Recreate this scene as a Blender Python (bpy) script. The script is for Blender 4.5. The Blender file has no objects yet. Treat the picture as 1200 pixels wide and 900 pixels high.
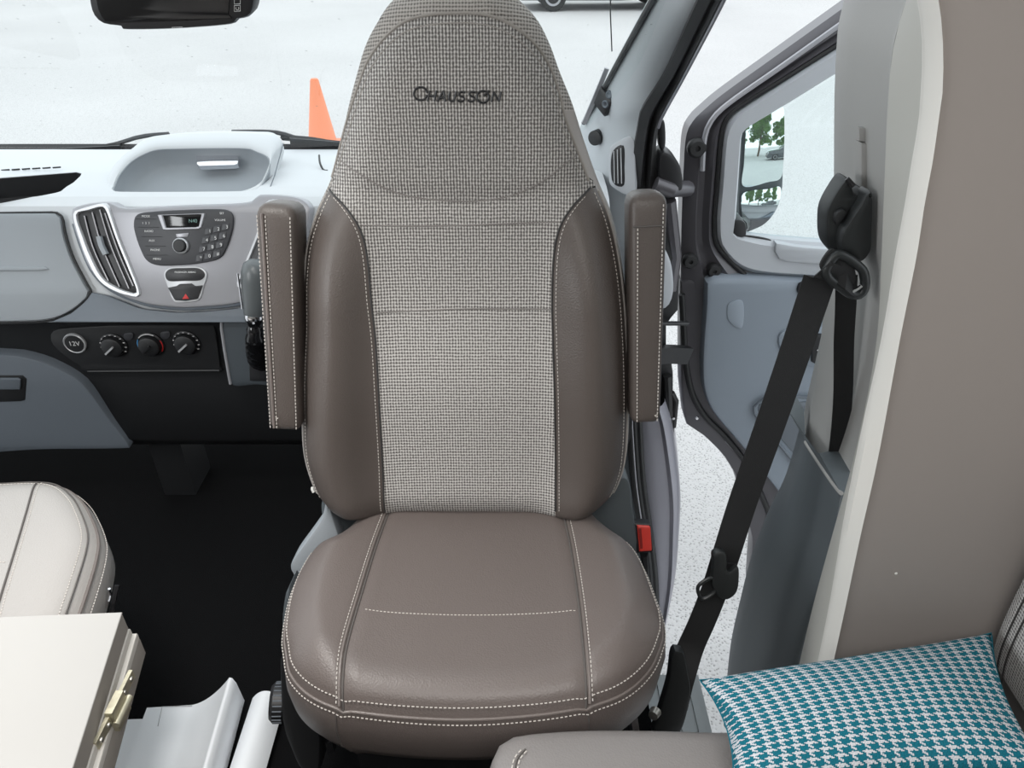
import bpy, bmesh, math, random
from mathutils import Vector, Matrix
from mathutils.geometry import tessellate_polygon
random.seed(7)
R = math.radians
C = bpy.context.scene.collection
SC = bpy.context.scene

# ------------------------------------------------------------------ camera, sky, lights, exposure
CAM = Vector((0, 0, 1.38)); FOC = 870.0; PITCH = R(33)
cd = bpy.data.cameras.new('camera'); cam = bpy.data.objects.new('camera', cd); C.objects.link(cam)
cam.location = CAM; cam.rotation_euler = (R(90) - PITCH, 0, 0)
cd.sensor_fit = 'HORIZONTAL'; cd.sensor_width = 36; cd.lens = FOC / 1200 * 36; cd.clip_start = 0.02
SC.camera = cam
w = bpy.data.worlds.new('overcast'); SC.world = w; w.use_nodes = True
bg = w.node_tree.nodes['Background']; bg.inputs[0].default_value = (0.90, 0.96, 1.0, 1); bg.inputs[1].default_value = 1.42
def area(name, loc, rot, sx, sy, power, col=(1, 1, 1)):
    l = bpy.data.lights.new(name, 'AREA'); l.shape = 'RECTANGLE'; l.size = sx; l.size_y = sy
    l.energy = power; l.color = col
    o = bpy.data.objects.new(name, l); C.objects.link(o); o.location = loc; o.rotation_euler = rot
    return o
area('rooflight_daylight', (0.05, -0.15, 1.93), (R(12), 0, 0), 0.9, 0.7, 16, (1, .98, .95))
area('side_window_daylight', (-1.72, -0.2, 1.35), (0, R(-90), 0), 0.6, 1.0, 18, (.95, .98, 1))
dl = area('cab_fill_added', (-.60, .64, 1.76), (0, 0, 0), 0.30, 0.16, 3.3, (1, .97, .93)); dl.data.spread = R(95)  # unseen fill light, added to brighten the papers and nearby seats
SC.view_settings.view_transform = 'Standard'; SC.view_settings.look = 'None'
SC.view_settings.exposure = 0.3; SC.view_settings.gamma = 1.0; SC.view_settings.use_curve_mapping = False
SC.cycles.max_bounces = 8; SC.cycles.transparent_max_bounces = 12
SC.cycles.use_denoising = True
SC.cycles.sample_clamp_indirect = 6

# ------------------------------------------------------------------ geometry helpers
FW = Vector((0, math.cos(PITCH), -math.sin(PITCH))); UP = Vector((0, math.sin(PITCH), math.cos(PITCH)))
def ray(px, py):
    return Vector((1, 0, 0)) * ((px - 600) / FOC) + FW + UP * ((450 - py) / FOC)
def aty(px, py, y):
    d = ray(px, py); return CAM + d * (y / d.y)
def atz(px, py, z):
    d = ray(px, py); return CAM + d * ((z - CAM.z) / d.z)
def atx(px, py, x):
    d = ray(px, py); return CAM + d * (x / d.x)

class Plane:
    """a real plane in the van: origin, unit axes u (right), v (up it) and normal n"""
    def __init__(s, p, u, v):
        s.p = Vector(p); s.u = Vector(u).normalized(); s.v = Vector(v).normalized(); s.n = s.u.cross(s.v).normalized()
    def at(s, px, py, h=0.0):
        d = ray(px, py); p = s.p + s.n * h
        q = CAM + d * ((p - CAM).dot(s.n) / d.dot(s.n)) - s.p
        return (q.dot(s.u), q.dot(s.v))
    def w(s, a, b, h=0.0):
        return s.p + s.u * a + s.v * b + s.n * h
    def out(s, pts, h=0.0):
        return [s.at(x, y, h) for x, y in pts]
def leaning(p, deg):
    return Plane(p, (1, 0, 0), (0, math.sin(R(deg)), math.cos(R(deg))))

def spline(pts, n, closed=False):
    """Catmull-Rom through pts, resampled to n points evenly by length"""
    P = [Vector(p) for p in pts]; m = len(P); dense = []
    segs = m if closed else m - 1
    for i in range(segs):
        if closed: p0, p1, p2, p3 = P[i-1], P[i], P[(i+1) % m], P[(i+2) % m]
        else: p0, p1, p2, p3 = P[max(i-1, 0)], P[i], P[i+1], P[min(i+2, m-1)]
        for k in range(12):
            t = k / 12
            dense.append(0.5 * ((2*p1) + (p2-p0)*t + (2*p0-5*p1+4*p2-p3)*t*t + (3*p1-p0-3*p2+p3)*t**3))
    dense.append(P[0].copy() if closed else P[-1].copy())
    return resample(dense, n, closed)
def resample(D, n, closed=False):
    D = [Vector(d) for d in D]
    L = [0.0]
    for i in range(1, len(D)): L.append(L[-1] + (D[i]-D[i-1]).length)
    res = []; j = 0; tot = L[-1]
    for k in range(n):
        s = tot * k / (n if closed else n - 1)
        while j < len(D) - 2 and L[j+1] < s: j += 1
        d = L[j+1] - L[j]
        res.append(D[j].lerp(D[j+1], 0 if d < 1e-12 else min(1, (s - L[j]) / d)))
    return res
def poly_resample(pts, n, closed=True):
    P = [Vector(p) for p in pts]
    return resample(P + [P[0]] if closed else P, n, closed)

class MB:
    def __init__(s): s.v = []; s.f = []; s.uv = {}
    def add(s, vs, fs):
        o = len(s.v); s.v += [Vector(v) for v in vs]; s.f += [tuple(i + o for i in f) for f in fs]; return o
    def grid(s, rows, uvs=None, close_u=False):
        o = len(s.v); n = len(rows[0])
        for i, r in enumerate(rows):
            for j, p in enumerate(r):
                if uvs: s.uv[len(s.v)] = uvs[i][j]
                s.v.append(Vector(p))
        for i in range(len(rows) - 1):
            for j in range(n if close_u else n - 1):
                k = (j + 1) % n
                s.f.append((o+i*n+j, o+i*n+k, o+(i+1)*n+k, o+(i+1)*n+j))
        return s
    def cap(s, ring):
        for t in tessellate_polygon([[Vector(p) for p in ring]]):
            s.add([ring[i] for i in t], [(0, 1, 2)])
        return s
    def loft(s, rings, cap0=False, cap1=False):
        s.grid(rings, close_u=True)
        if cap0: s.cap(rings[0])
        if cap1: s.cap(rings[-1])
        return s
    def box(s, c, d, M=None):
        c = Vector(c); x, y, z = (q/2 for q in d)
        vs = [Vector((a*x, b*y, e*z)) for a in (-1, 1) for b in (-1, 1) for e in (-1, 1)]
        if M: vs = [M @ v for v in vs]
        s.add([v + c for v in vs], [(0,1,3,2), (4,6,7,5), (0,4,5,1), (2,3,7,6), (0,2,6,4), (1,5,7,3)]); return s
    def tube(s, pts, r, n=8, closed=False, caps=True):
        P = [Vector(p) for p in pts]; m = len(P); rings = []; prev = None
        for i in range(m):
            if closed: t = P[(i+1) % m] - P[i-1]
            else: t = P[min(i+1, m-1)] - P[max(i-1, 0)]
            if t.length < 1e-9: t = Vector((0, 0, 1))
            t.normalize()
            if prev is None:
                a = Vector((0, 0, 1)) if abs(t.z) < .9 else Vector((1, 0, 0)); x = t.cross(a).normalized()
            else:
                x = (prev - t * prev.dot(t))
                x = x.normalized() if x.length > 1e-6 else t.orthogonal().normalized()
            prev = x; y = t.cross(x); rr = r[i] if isinstance(r, (list, tuple)) else r
            rings.append([P[i] + x*(math.cos(2*math.pi*k/n)*rr) + y*(math.sin(2*math.pi*k/n)*rr) for k in range(n)])
        if closed: rings.append(rings[0])
        s.grid(rings, close_u=True)
        if caps and not closed:
            o = s.add(rings[0], [tuple(range(n))]); o = s.add(rings[-1], [tuple(range(n))])
        return s
    def lathe(s, c, ax, prof, n=24):
        """prof: (radius, height along ax) pairs"""
        ax = Vector(ax).normalized(); x = ax.orthogonal().normalized(); y = ax.cross(x); c = Vector(c)
        rings = [[c + ax*h + x*(r*math.cos(2*math.pi*k/n)) + y*(r*math.sin(2*math.pi*k/n)) for k in range(n)] for r, h in prof]
        s.grid(rings, close_u=True)
        if prof[0][0] > 1e-6: s.add(rings[0], [tuple(range(n))])
        if prof[-1][0] > 1e-6: s.add(rings[-1], [tuple(range(n))])
        return s
    def plate(s, ring, pl, h, t, bev=0.003, floor=True):
        """a thin slab on plane pl, front at height h, thickness t, rounded rim; ring in plane coordinates"""
        ring = [Vector((p[0], p[1])) for p in ring]; n = len(ring)
        A = sum(ring[i].x*ring[(i+1) % n].y - ring[(i+1) % n].x*ring[i].y for i in range(n))
        if A < 0: ring.reverse()
        def inset(d):
            out = []
            for i in range(n):
                e0 = (ring[i]-ring[i-1]); e1 = (ring[(i+1) % n]-ring[i])
                e0 = e0.normalized() if e0.length > 1e-9 else e1.normalized(); e1 = e1.normalized() if e1.length > 1e-9 else e0
                n0 = Vector((-e0.y, e0.x)); n1 = Vector((-e1.y, e1.x)); q = n0 + n1
                q = q / max(.5, (1 + n0.dot(n1)))
                out.append(ring[i] + q*d)
            return out
        def up(rg, hh): return [pl.w(p.x, p.y, hh) for p in rg]
        rings = [up(ring, h-t), up(ring, h-bev), up(inset(bev*.3), h-bev*.3), up(inset(bev), h)]
        s.loft(rings)
        last = inset(bev); o = len(s.v)
        s.v += up(last, h)
        for t3 in tessellate_polygon([[Vector((p.x, p.y, 0)) for p in last]]): s.f.append(tuple(o+i for i in t3))
        if floor:
            o = len(s.v); s.v += up(ring, h-t)
            for t3 in tessellate_polygon([[Vector((p.x, p.y, 0)) for p in ring]]): s.f.append(tuple(o+i for i in t3))
        return s
    def ribbon(s, pts, across, wd, th):
        """flat webbing along pts"""
        P = [Vector(p) for p in pts]; rows = []
        for i, p in enumerate(P):
            t = (P[min(i+1, len(P)-1)] - P[max(i-1, 0)]).normalized()
            a = across[i] if isinstance(across, list) else across
            a = (Vector(a) - t*Vector(a).dot(t)).normalized(); b = t.cross(a)
            rows.append([p - a*wd/2 - b*th/2, p + a*wd/2 - b*th/2, p + a*wd/2 + b*th/2, p - a*wd/2 + b*th/2])
        s.grid(rows, close_u=True); s.add(rows[0], [(0,1,2,3)]); s.add(rows[-1], [(0,1,2,3)]); return s
    def dashes(s, pts, r=.0008, dash=.0034, gap=.0024):
        D = [Vector(p) for p in pts]; L = sum((D[i+1]-D[i]).length for i in range(len(D)-1))
        n = max(2, int(L / (dash + gap))); Q = resample(D, 2*n+1)
        for i in range(n):
            a, b = Q[2*i], Q[2*i].lerp(Q[2*i+1], 2*dash/(dash+gap) if dash < gap else 1.15)
            s.tube([a, b], r, 4)
        return s
    def build(s, name, mat, parent=None, smooth=True, kind=None, label=None, ang=40, merge=1e-5):
        me = bpy.data.meshes.new(name); me.from_pydata([tuple(v) for v in s.v], [], s.f)
        if s.uv:
            ul = me.uv_layers.new(name='UVMap'); dat = ul.data
            for lo in me.loops: dat[lo.index].uv = s.uv.get(lo.vertex_index, (0, 0))
        bm = bmesh.new(); bm.from_mesh(me)
        if merge: bmesh.ops.remove_doubles(bm, verts=bm.verts, dist=merge)
        bmesh.ops.recalc_face_normals(bm, faces=bm.faces)
        bm.to_mesh(me); bm.free()
        if smooth:
            for p in me.polygons: p.use_smooth = True
            me.set_sharp_from_angle(angle=R(ang))
        o = bpy.data.objects.new(name, me); C.objects.link(o); me.materials.append(mat)
        if parent: attach(o, parent)
        if kind: o['kind'] = kind
        if label: o['label'] = label
        return o
def world_of(o):
    M = Matrix.LocRotScale(o.location, o.rotation_euler, o.scale)
    return world_of(o.parent) @ o.matrix_parent_inverse @ M if o.parent else M
def attach(o, parent):
    o.parent = parent; o.matrix_parent_inverse = world_of(parent).inverted()
def tag(o, label, cat, group=None):
    o['label'] = label; o['category'] = cat
    if group: o['group'] = group
    return o
def thing(name, loc, label, cat, group=None):
    o = bpy.data.objects.new(name, None); C.objects.link(o); o.location = loc; o.empty_display_size = .05
    return tag(o, label, cat, group)
def struct(o): o['kind'] = 'structure'; return o
def cut(o, cutters):
    """subtract cutter meshes for good; the cutters are deleted"""
    for c in cutters:
        m = o.modifiers.new('b', 'BOOLEAN'); m.operation = 'DIFFERENCE'; m.object = c; m.solver = 'EXACT'
    dg = bpy.context.evaluated_depsgraph_get(); dg.update()
    me = bpy.data.meshes.new_from_object(o.evaluated_get(dg)); o.modifiers.clear(); old = o.data; o.data = me
    for c in cutters: bpy.data.objects.remove(c)
    for p in me.polygons: p.use_smooth = True
    me.set_sharp_from_angle(angle=R(30))
    return o
def text(s, pl, px, py, hpx, mat, parent, h=.001, name='lettering', depth=.0003, stretch=1.0, shear=0, align='CENTER', kind=None):
    a, b = pl.at(px, py, h); a2, b2 = pl.at(px, py - hpx, h); size = math.hypot(a2-a, b2-b) / .72
    cu = bpy.data.curves.new('t', 'FONT'); cu.body = s; cu.size = size; cu.align_x = align; cu.align_y = 'CENTER'; cu.extrude = depth; cu.shear = shear
    to = bpy.data.objects.new('t', cu); C.objects.link(to)
    dg = bpy.context.evaluated_depsgraph_get(); me = bpy.data.meshes.new_from_object(to.evaluated_get(dg))
    bpy.data.objects.remove(to)
    for v in me.vertices: v.co = pl.w(a + v.co.x*stretch, b + v.co.y, h + v.co.z)
    me.materials.clear(); me.materials.append(mat); me.name = name
    o = bpy.data.objects.new(name, me); C.objects.link(o)
    if parent: attach(o, parent)
    if kind: o['kind'] = kind
    return o

# ------------------------------------------------------------------ materials
def N(nt, t, **k):
    n = nt.nodes.new(t)
    for a, b in k.items(): setattr(n, a, b)
    return n
def mat(name, col, rough=.5, metal=0, bump=0, bscale=200, spec=.5, var=0, vscale=6, coat=0, emit=None, es=1, coord='Object'):
    m = bpy.data.materials.new(name); m.use_nodes = True; nt = m.node_tree; b = nt.nodes['Principled BSDF']
    b.inputs['Base Color'].default_value = (*col, 1); b.inputs['Roughness'].default_value = rough
    b.inputs['Metallic'].default_value = metal; b.inputs['Specular IOR Level'].default_value = spec
    b.inputs['Coat Weight'].default_value = coat
    tc = N(nt, 'ShaderNodeTexCoord')
    if bump:
        no = N(nt, 'ShaderNodeTexNoise'); no.inputs['Scale'].default_value = bscale; no.inputs['Detail'].default_value = 3
        bp = N(nt, 'ShaderNodeBump'); bp.inputs['Strength'].default_value = bump; bp.inputs['Distance'].default_value = .002
        nt.links.new(tc.outputs[coord], no.inputs['Vector']); nt.links.new(no.outputs[0], bp.inputs['Height']); nt.links.new(bp.outputs[0], b.inputs['Normal'])
    if var:
        n2 = N(nt, 'ShaderNodeTexNoise'); n2.inputs['Scale'].default_value = vscale; n2.inputs['Detail'].default_value = 4
        mr = N(nt, 'ShaderNodeMapRange'); mr.inputs[3].default_value = 1-var; mr.inputs[4].default_value = 1+var
        mx = N(nt, 'ShaderNodeVectorMath', operation='SCALE'); mx.inputs[0].default_value = col
        nt.links.new(tc.outputs[coord], n2.inputs['Vector']); nt.links.new(n2.outputs[0], mr.inputs[0])
        nt.links.new(mr.outputs[0], mx.inputs['Scale']); nt.links.new(mx.outputs[0], b.inputs['Base Color'])
    if emit:
        b.inputs['Emission Color'].default_value = (*emit, 1); b.inputs['Emission Strength'].default_value = es
    return m
def leather(name, col, rough=.42, spec=.5):
    m = mat(name, col, rough, spec=spec); nt = m.node_tree; b = nt.nodes['Principled BSDF']
    tc = N(nt, 'ShaderNodeTexCoord'); vo = N(nt, 'ShaderNodeTexVoronoi'); vo.inputs['Scale'].default_value = 420
    no = N(nt, 'ShaderNodeTexNoise'); no.inputs['Scale'].default_value = 22; no.inputs['Detail'].default_value = 3
    ad = N(nt, 'ShaderNodeMath', operation='MULTIPLY_ADD'); ad.inputs[1].default_value = 2.0
    bp = N(nt, 'ShaderNodeBump'); bp.inputs['Strength'].default_value = .22; bp.inputs['Distance'].default_value = .0012
    nt.links.new(tc.outputs['Object'], vo.inputs['Vector']); nt.links.new(tc.outputs['Object'], no.inputs['Vector'])
    nt.links.new(no.outputs[0], ad.inputs[0]); nt.links.new(vo.outputs['Distance'], ad.inputs[2])
    nt.links.new(ad.outputs[0], bp.inputs['Height']); nt.links.new(bp.outputs[0], b.inputs['Normal'])
    return m
def weave(name, light, dark, period=.0046, fade=False):
    m = mat(name, light, .85, spec=.2); nt = m.node_tree; b = nt.nodes['Principled BSDF']; L = nt.links.new
    uv = N(nt, 'ShaderNodeUVMap'); sc = 2*math.pi/(20*period)
    vals = []
    for d, k, dist in (('X', 1.0, 1.6), ('Y', .85, 2.0)):
        wv = N(nt, 'ShaderNodeTexWave', bands_direction=d); wv.inputs['Scale'].default_value = sc*k
        wv.inputs['Distortion'].default_value = dist; wv.inputs['Detail'].default_value = 2; wv.inputs['Detail Scale'].default_value = .25
        L(uv.outputs[0], wv.inputs['Vector']); vals.append(wv.outputs['Fac'])
    mx = N(nt, 'ShaderNodeMath', operation='MULTIPLY_ADD'); mx.inputs[1].default_value = .62
    my = N(nt, 'ShaderNodeMath', operation='MULTIPLY'); my.inputs[1].default_value = .8
    if fade:     # cross threads sit lower in the head pad than in the seat panel
        sx = N(nt, 'ShaderNodeSeparateXYZ'); mf = N(nt, 'ShaderNodeMapRange'); mf.inputs[1].default_value = .30; mf.inputs[2].default_value = .55; mf.inputs[3].default_value = .66; mf.inputs[4].default_value = .34
        L(uv.outputs[0], sx.inputs[0]); L(sx.outputs[1], mf.inputs[0]); L(mf.outputs[0], my.inputs[1])
    L(vals[1], my.inputs[0]); L(vals[0], mx.inputs[0]); L(my.outputs[0], mx.inputs[2])
    no = N(nt, 'ShaderNodeTexNoise'); no.inputs['Scale'].default_value = 330; no.inputs['Detail'].default_value = 2
    L(uv.outputs[0], no.inputs['Vector'])
    ml = N(nt, 'ShaderNodeMath', operation='MULTIPLY_ADD'); ml.inputs[1].default_value = 1.1
    L(no.outputs[0], ml.inputs[0]); sub = N(nt, 'ShaderNodeMath', operation='SUBTRACT'); sub.inputs[1].default_value = .55
    L(mx.outputs[0], sub.inputs[0]); L(sub.outputs[0], ml.inputs[2])
    cr = N(nt, 'ShaderNodeValToRGB'); cr.color_ramp.elements[0].position = .24; cr.color_ramp.elements[0].color = (*dark, 1)
    cr.color_ramp.elements[1].position = .92; cr.color_ramp.elements[1].color = (*light, 1)
    L(ml.outputs[0], cr.inputs[0]); L(cr.outputs[0], b.inputs['Base Color'])
    bp = N(nt, 'ShaderNodeBump'); bp.inputs['Strength'].default_value = .6; bp.inputs['Distance'].default_value = .001
    L(ml.outputs[0], bp.inputs['Height']); L(bp.outputs[0], b.inputs['Normal'])
    return m
def houndstooth(name, c1, c2, rep=.0185):
    m = mat(name, c1, .85, spec=.2); nt = m.node_tree; b = nt.nodes['Principled BSDF']; L = nt.links.new
    def M(op, a, v=None):
        n = N(nt, 'ShaderNodeMath', operation=op)
        for i, q in enumerate((a, v)):
            if q is None: continue
            if isinstance(q, (int, float)): n.inputs[i].default_value = q
            else: L(q, n.inputs[i])
        return n.outputs[0]
    uv = N(nt, 'ShaderNodeUVMap'); sx = N(nt, 'ShaderNodeSeparateXYZ'); L(uv.outputs[0], sx.inputs[0])
    i = M('FLOOR', M('MULTIPLY', sx.outputs[0], 8/rep)); j = M('FLOOR', M('MULTIPLY', sx.outputs[1], 8/rep))
    ci = M('LESS_THAN', M('FLOORED_MODULO', i, 8), 4.5); cj = M('LESS_THAN', M('FLOORED_MODULO', j, 8), 4.5)
    tw = M('LESS_THAN', M('FLOORED_MODULO', M('ADD', i, j), 4), 1.5)
    v = M('ADD', M('MULTIPLY', ci, tw), M('MULTIPLY', cj, M('SUBTRACT', 1, tw)))
    mix = N(nt, 'ShaderNodeMix', data_type='RGBA'); L(v, mix.inputs[0]); mix.inputs[6].default_value = (*c2, 1); mix.inputs[7].default_value = (*c1, 1)
    no = N(nt, 'ShaderNodeTexNoise'); no.inputs['Scale'].default_value = 600; L(uv.outputs[0], no.inputs['Vector'])
    mr = N(nt, 'ShaderNodeMapRange'); mr.inputs[1].default_value = .3; mr.inputs[2].default_value = .7; mr.inputs[3].default_value = .6; mr.inputs[4].default_value = 1.25; L(no.outputs[0], mr.inputs[0])
    ms = N(nt, 'ShaderNodeVectorMath', operation='SCALE'); L(mix.outputs[2], ms.inputs[0]); L(mr.outputs[0], ms.inputs['Scale'])
    L(ms.outputs[0], b.inputs['Base Color'])
    bp = N(nt, 'ShaderNodeBump'); bp.inputs['Strength'].default_value = .4; bp.inputs['Distance'].default_value = .001; L(no.outputs[0], bp.inputs['Height']); L(bp.outputs[0], b.inputs['Normal'])
    return m
def glass(name, tint=(.96, .985, .98), dirt=0):
    m = bpy.data.materials.new(name); m.use_nodes = True; nt = m.node_tree; nt.nodes.clear(); L = nt.links.new
    out = N(nt, 'ShaderNodeOutputMaterial'); mix = N(nt, 'ShaderNodeMixShader'); tr = N(nt, 'ShaderNodeBsdfTransparent'); gl = N(nt, 'ShaderNodeBsdfGlossy')
    tr.inputs[0].default_value = (*tint, 1); gl.inputs['Roughness'].default_value = .02
    lw = N(nt, 'ShaderNodeLayerWeight'); lw.inputs[0].default_value = .5; pw_ = N(nt, 'ShaderNodeMath', operation='POWER'); pw_.inputs[1].default_value = 5
    fr = N(nt, 'ShaderNodeMath', operation='MULTIPLY_ADD'); fr.inputs[1].default_value = .25; fr.inputs[2].default_value = .02
    L(lw.outputs['Facing'], pw_.inputs[0]); L(pw_.outputs[0], fr.inputs[0]); L(fr.outputs[0], mix.inputs[0]); L(tr.outputs[0], mix.inputs[1]); L(gl.outputs[0], mix.inputs[2]); last = mix
    if dirt:
        df = N(nt, 'ShaderNodeBsdfDiffuse'); df.inputs[0].default_value = (.35, .37, .36, 1); m2 = N(nt, 'ShaderNodeMixShader')
        tc = N(nt, 'ShaderNodeTexCoord'); vo = N(nt, 'ShaderNodeTexVoronoi'); vo.inputs['Scale'].default_value = 34
        cr = N(nt, 'ShaderNodeMapRange'); cr.inputs[1].default_value = .05; cr.inputs[2].default_value = .09; cr.inputs[3].default_value = dirt; cr.inputs[4].default_value = 0
        L(tc.outputs['Object'], vo.inputs['Vector']); L(vo.outputs['Distance'], cr.inputs[0])
        L(cr.outputs[0], m2.inputs[0]); L(mix.outputs[0], m2.inputs[1]); L(df.outputs[0], m2.inputs[2]); last = m2
    L(last.outputs[0], out.inputs[0]); return m
def gravel():
    m = mat('gravel', (.7, .7, .7), .9, spec=.2); nt = m.node_tree; b = nt.nodes['Principled BSDF']; L = nt.links.new
    tc = N(nt, 'ShaderNodeTexCoord'); vo = N(nt, 'ShaderNodeTexVoronoi'); vo.inputs['Scale'].default_value = 90
    no = N(nt, 'ShaderNodeTexNoise'); no.inputs['Scale'].default_value = 110; no.inputs['Detail'].default_value = 4; no.inputs['Roughness'].default_value = .7
    big = N(nt, 'ShaderNodeTexNoise'); big.inputs['Scale'].default_value = .35; big.inputs['Detail'].default_value = 3
    for q in (vo, no, big): L(tc.outputs['Object'], q.inputs['Vector'])
    ad = N(nt, 'ShaderNodeMath', operation='ADD'); L(no.outputs[0], ad.inputs[0]); L(vo.outputs['Distance'], ad.inputs[1])
    cr = N(nt, 'ShaderNodeValToRGB'); e = cr.color_ramp.elements
    e[0].position = .50; e[0].color = (.20, .195, .19, 1); e[1].position = .90; e[1].color = (.60, .59, .585, 1)
    L(ad.outputs[0], cr.inputs[0])
    mr = N(nt, 'ShaderNodeMapRange'); mr.inputs[3].default_value = .88; mr.inputs[4].default_value = 1.1; L(big.outputs[0], mr.inputs[0])
    ms = N(nt, 'ShaderNodeVectorMath', operation='SCALE'); L(cr.outputs[0], ms.inputs[0]); L(mr.outputs[0], ms.inputs['Scale']); L(ms.outputs[0], b.inputs['Base Color'])
    bp = N(nt, 'ShaderNodeBump'); bp.inputs['Strength'].default_value = .5; bp.inputs['Distance'].default_value = .006; L(ad.outputs[0], bp.inputs['Height']); L(bp.outputs[0], b.inputs['Normal'])
    return m
M = dict(
    taupe=leather('taupe_leather', (.135, .112, .104), .42),
    taupe_dark=leather('taupe_leather_bolster', (.085, .070, .063), .44),
    taupe_pale_lit=leather('pale_lit_taupe_leather', (.36, .338, .322), .40),  # pale piping leather; on the passenger seat it paints in windscreen glare
    knob_grey=mat('gear_knob_grey', (.10, .11, .115), .35), console=mat('console_plastic', (.055, .065, .075), .45),
    taupe_band=leather('taupe_leather_band', (.25, .22, .20), .42),
    bench=leather('grey_taupe_leather', (.20, .185, .18), .42),
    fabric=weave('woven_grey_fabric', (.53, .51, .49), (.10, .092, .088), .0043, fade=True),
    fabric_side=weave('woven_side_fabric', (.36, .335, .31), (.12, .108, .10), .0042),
    fabric_back=weave('woven_bench_fabric', (.5, .49, .48), (.14, .135, .135), .004),
    stitch=mat('pale_thread', (.62, .58, .54), .7), cross=mat('woven_seam', (.20, .185, .175), .9), crown=mat('crown_piping', (.27, .25, .23), .8), seam=mat('seam_groove', (.10, .09, .085), .8),
    piping=leather('taupe_piping', (.16, .135, .125), .4),
    thread_dark=mat('dark_thread', (.03, .028, .028), .6),
    carpet=mat('black_carpet', (.0045, .0045, .005), .95, bump=.6, bscale=500, spec=.1),
    dash_light=mat('pale_grey_soft_plastic', (.60, .62, .64), .5, bump=.08, bscale=900),
    dash_mid=mat('mid_grey_plastic', (.30, .325, .35), .5, bump=.08, bscale=900),
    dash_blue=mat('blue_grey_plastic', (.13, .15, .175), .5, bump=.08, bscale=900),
    dash_dark=mat('charcoal_plastic', (.013, .0135, .015), .5, bump=.08, bscale=700),
    silver=mat('satin_silver_paint', (.37, .37, .395), .36, metal=.35),
    silver_bright=mat('bright_silver_trim', (.58, .59, .61), .36, metal=.3),
    black=mat('black_plastic', (.015, .015, .017), .42), black_gloss=mat('black_gloss', (.008, .008, .009), .12),
    button=mat('radio_button_grey', (.045, .046, .052), .45),
    white_print=mat('white_print', (.7, .7, .7), .6), red_print=mat('red_print', (.5, .02, .02), .5), blue_print=mat('blue_print', (.08, .3, .6), .5),
    chrome=mat('chrome', (.8, .8, .82), .12, metal=1), steel=mat('worn_steel', (.45, .44, .40), .35, metal=.9, bump=.2, bscale=60),
    lcd=mat('lcd_digits', (.05, .09, .08), .5, emit=(.12, .22, .2), es=.6),
    pillar=mat('warm_grey_pillar_plastic', (.33, .325, .315), .55, bump=.05, bscale=800),
    a_pillar=mat('pale_a_pillar_plastic', (.42, .445, .465), .55, bump=.05, bscale=800),
    slate=mat('slate_plastic', (.095, .11, .12), .5, bump=.12, bscale=700),
    beige=mat('beige_laminate', (.43, .42, .385), .5), cream=mat('cream_edge', (.62, .61, .58), .45),
    bulkhead=mat('taupe_laminate', (.255, .23, .215), .55, var=.03, vscale=2),
    laminate=mat('pale_table_laminate', (.35, .34, .328), .45, var=.015, vscale=8), table_side=mat('taupe_table_edge', (.24, .22, .20), .5), table_groove=mat('pale_edge_strip', (.46, .44, .41), .45),
    brass=mat('dull_brass_hinge', (.48, .45, .34), .38, metal=.8, bump=.3, bscale=80),
    paper=mat('white_paper', (.86, .88, .91), .6), paper_line=mat('paper_crease_print', (.35, .35, .36), .8),
    webbing=mat('black_webbing', (.012, .012, .013), .7, bump=.3, bscale=1200), belt_plastic=mat('belt_black_plastic', (.018, .02, .021), .4),
    red=mat('red_release', (.75, .06, .045), .35), paint=mat('grey_violet_metallic', (.30, .295, .335), .36, metal=.3, coat=.4),
    paint_dark=mat('grey_metallic_inner', (.105, .10, .11), .36, metal=.35, coat=.3), rubber=mat('black_rubber', (.018, .018, .019), .55),
    door_light=mat('pale_door_plastic', (.48, .50, .53), .5, bump=.05, bscale=800), door_blue=mat('blue_grey_door_plastic', (.27, .31, .36), .52, bump=.08, bscale=900),
    door_shade=mat('shaded_pocket_plastic', (.16, .18, .205), .55), sill=mat('scuffed_sill', (.32, .34, .35), .4, metal=.3, bump=.2, bscale=50),
    mirror=mat('mirror_glass', (.86, .88, .87), .01, metal=1), housing=mat('mirror_housing', (.10, .11, .12), .4),
    cone=mat('hazed_orange_cone', (.85, .27, .13), .5), gravel=gravel(), asphalt=mat('pale_paving', (.45, .44, .43), .9, var=.1, vscale=1),
    screen_glass=glass('windscreen_glass', dirt=.35), side_glass=glass('door_glass', (.93, .97, .97)),
    teal=houndstooth('teal_houndstooth', (.006, .125, .175), (.54, .55, .58)), teal_plain=mat('teal_piping', (.012, .17, .24), .8),
    ceiling=mat('cream_ceiling', (.62, .61, .59), .8), wall=mat('cream_wall', (.45, .44, .42), .8),
    car_paint=mat('dark_car_paint', (.05, .055, .065), .25, coat=1), tyre=mat('tyre_rubber', (.02, .02, .02), .8), car_glass=mat('dark_car_glass', (.02, .025, .03), .08),
    leaf=mat('tree_leaf', (.10, .22, .04), .6, var=.4, vscale=2), bark=mat('tree_bark', (.12, .085, .06), .9, bump=.5, bscale=20),
)

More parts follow.
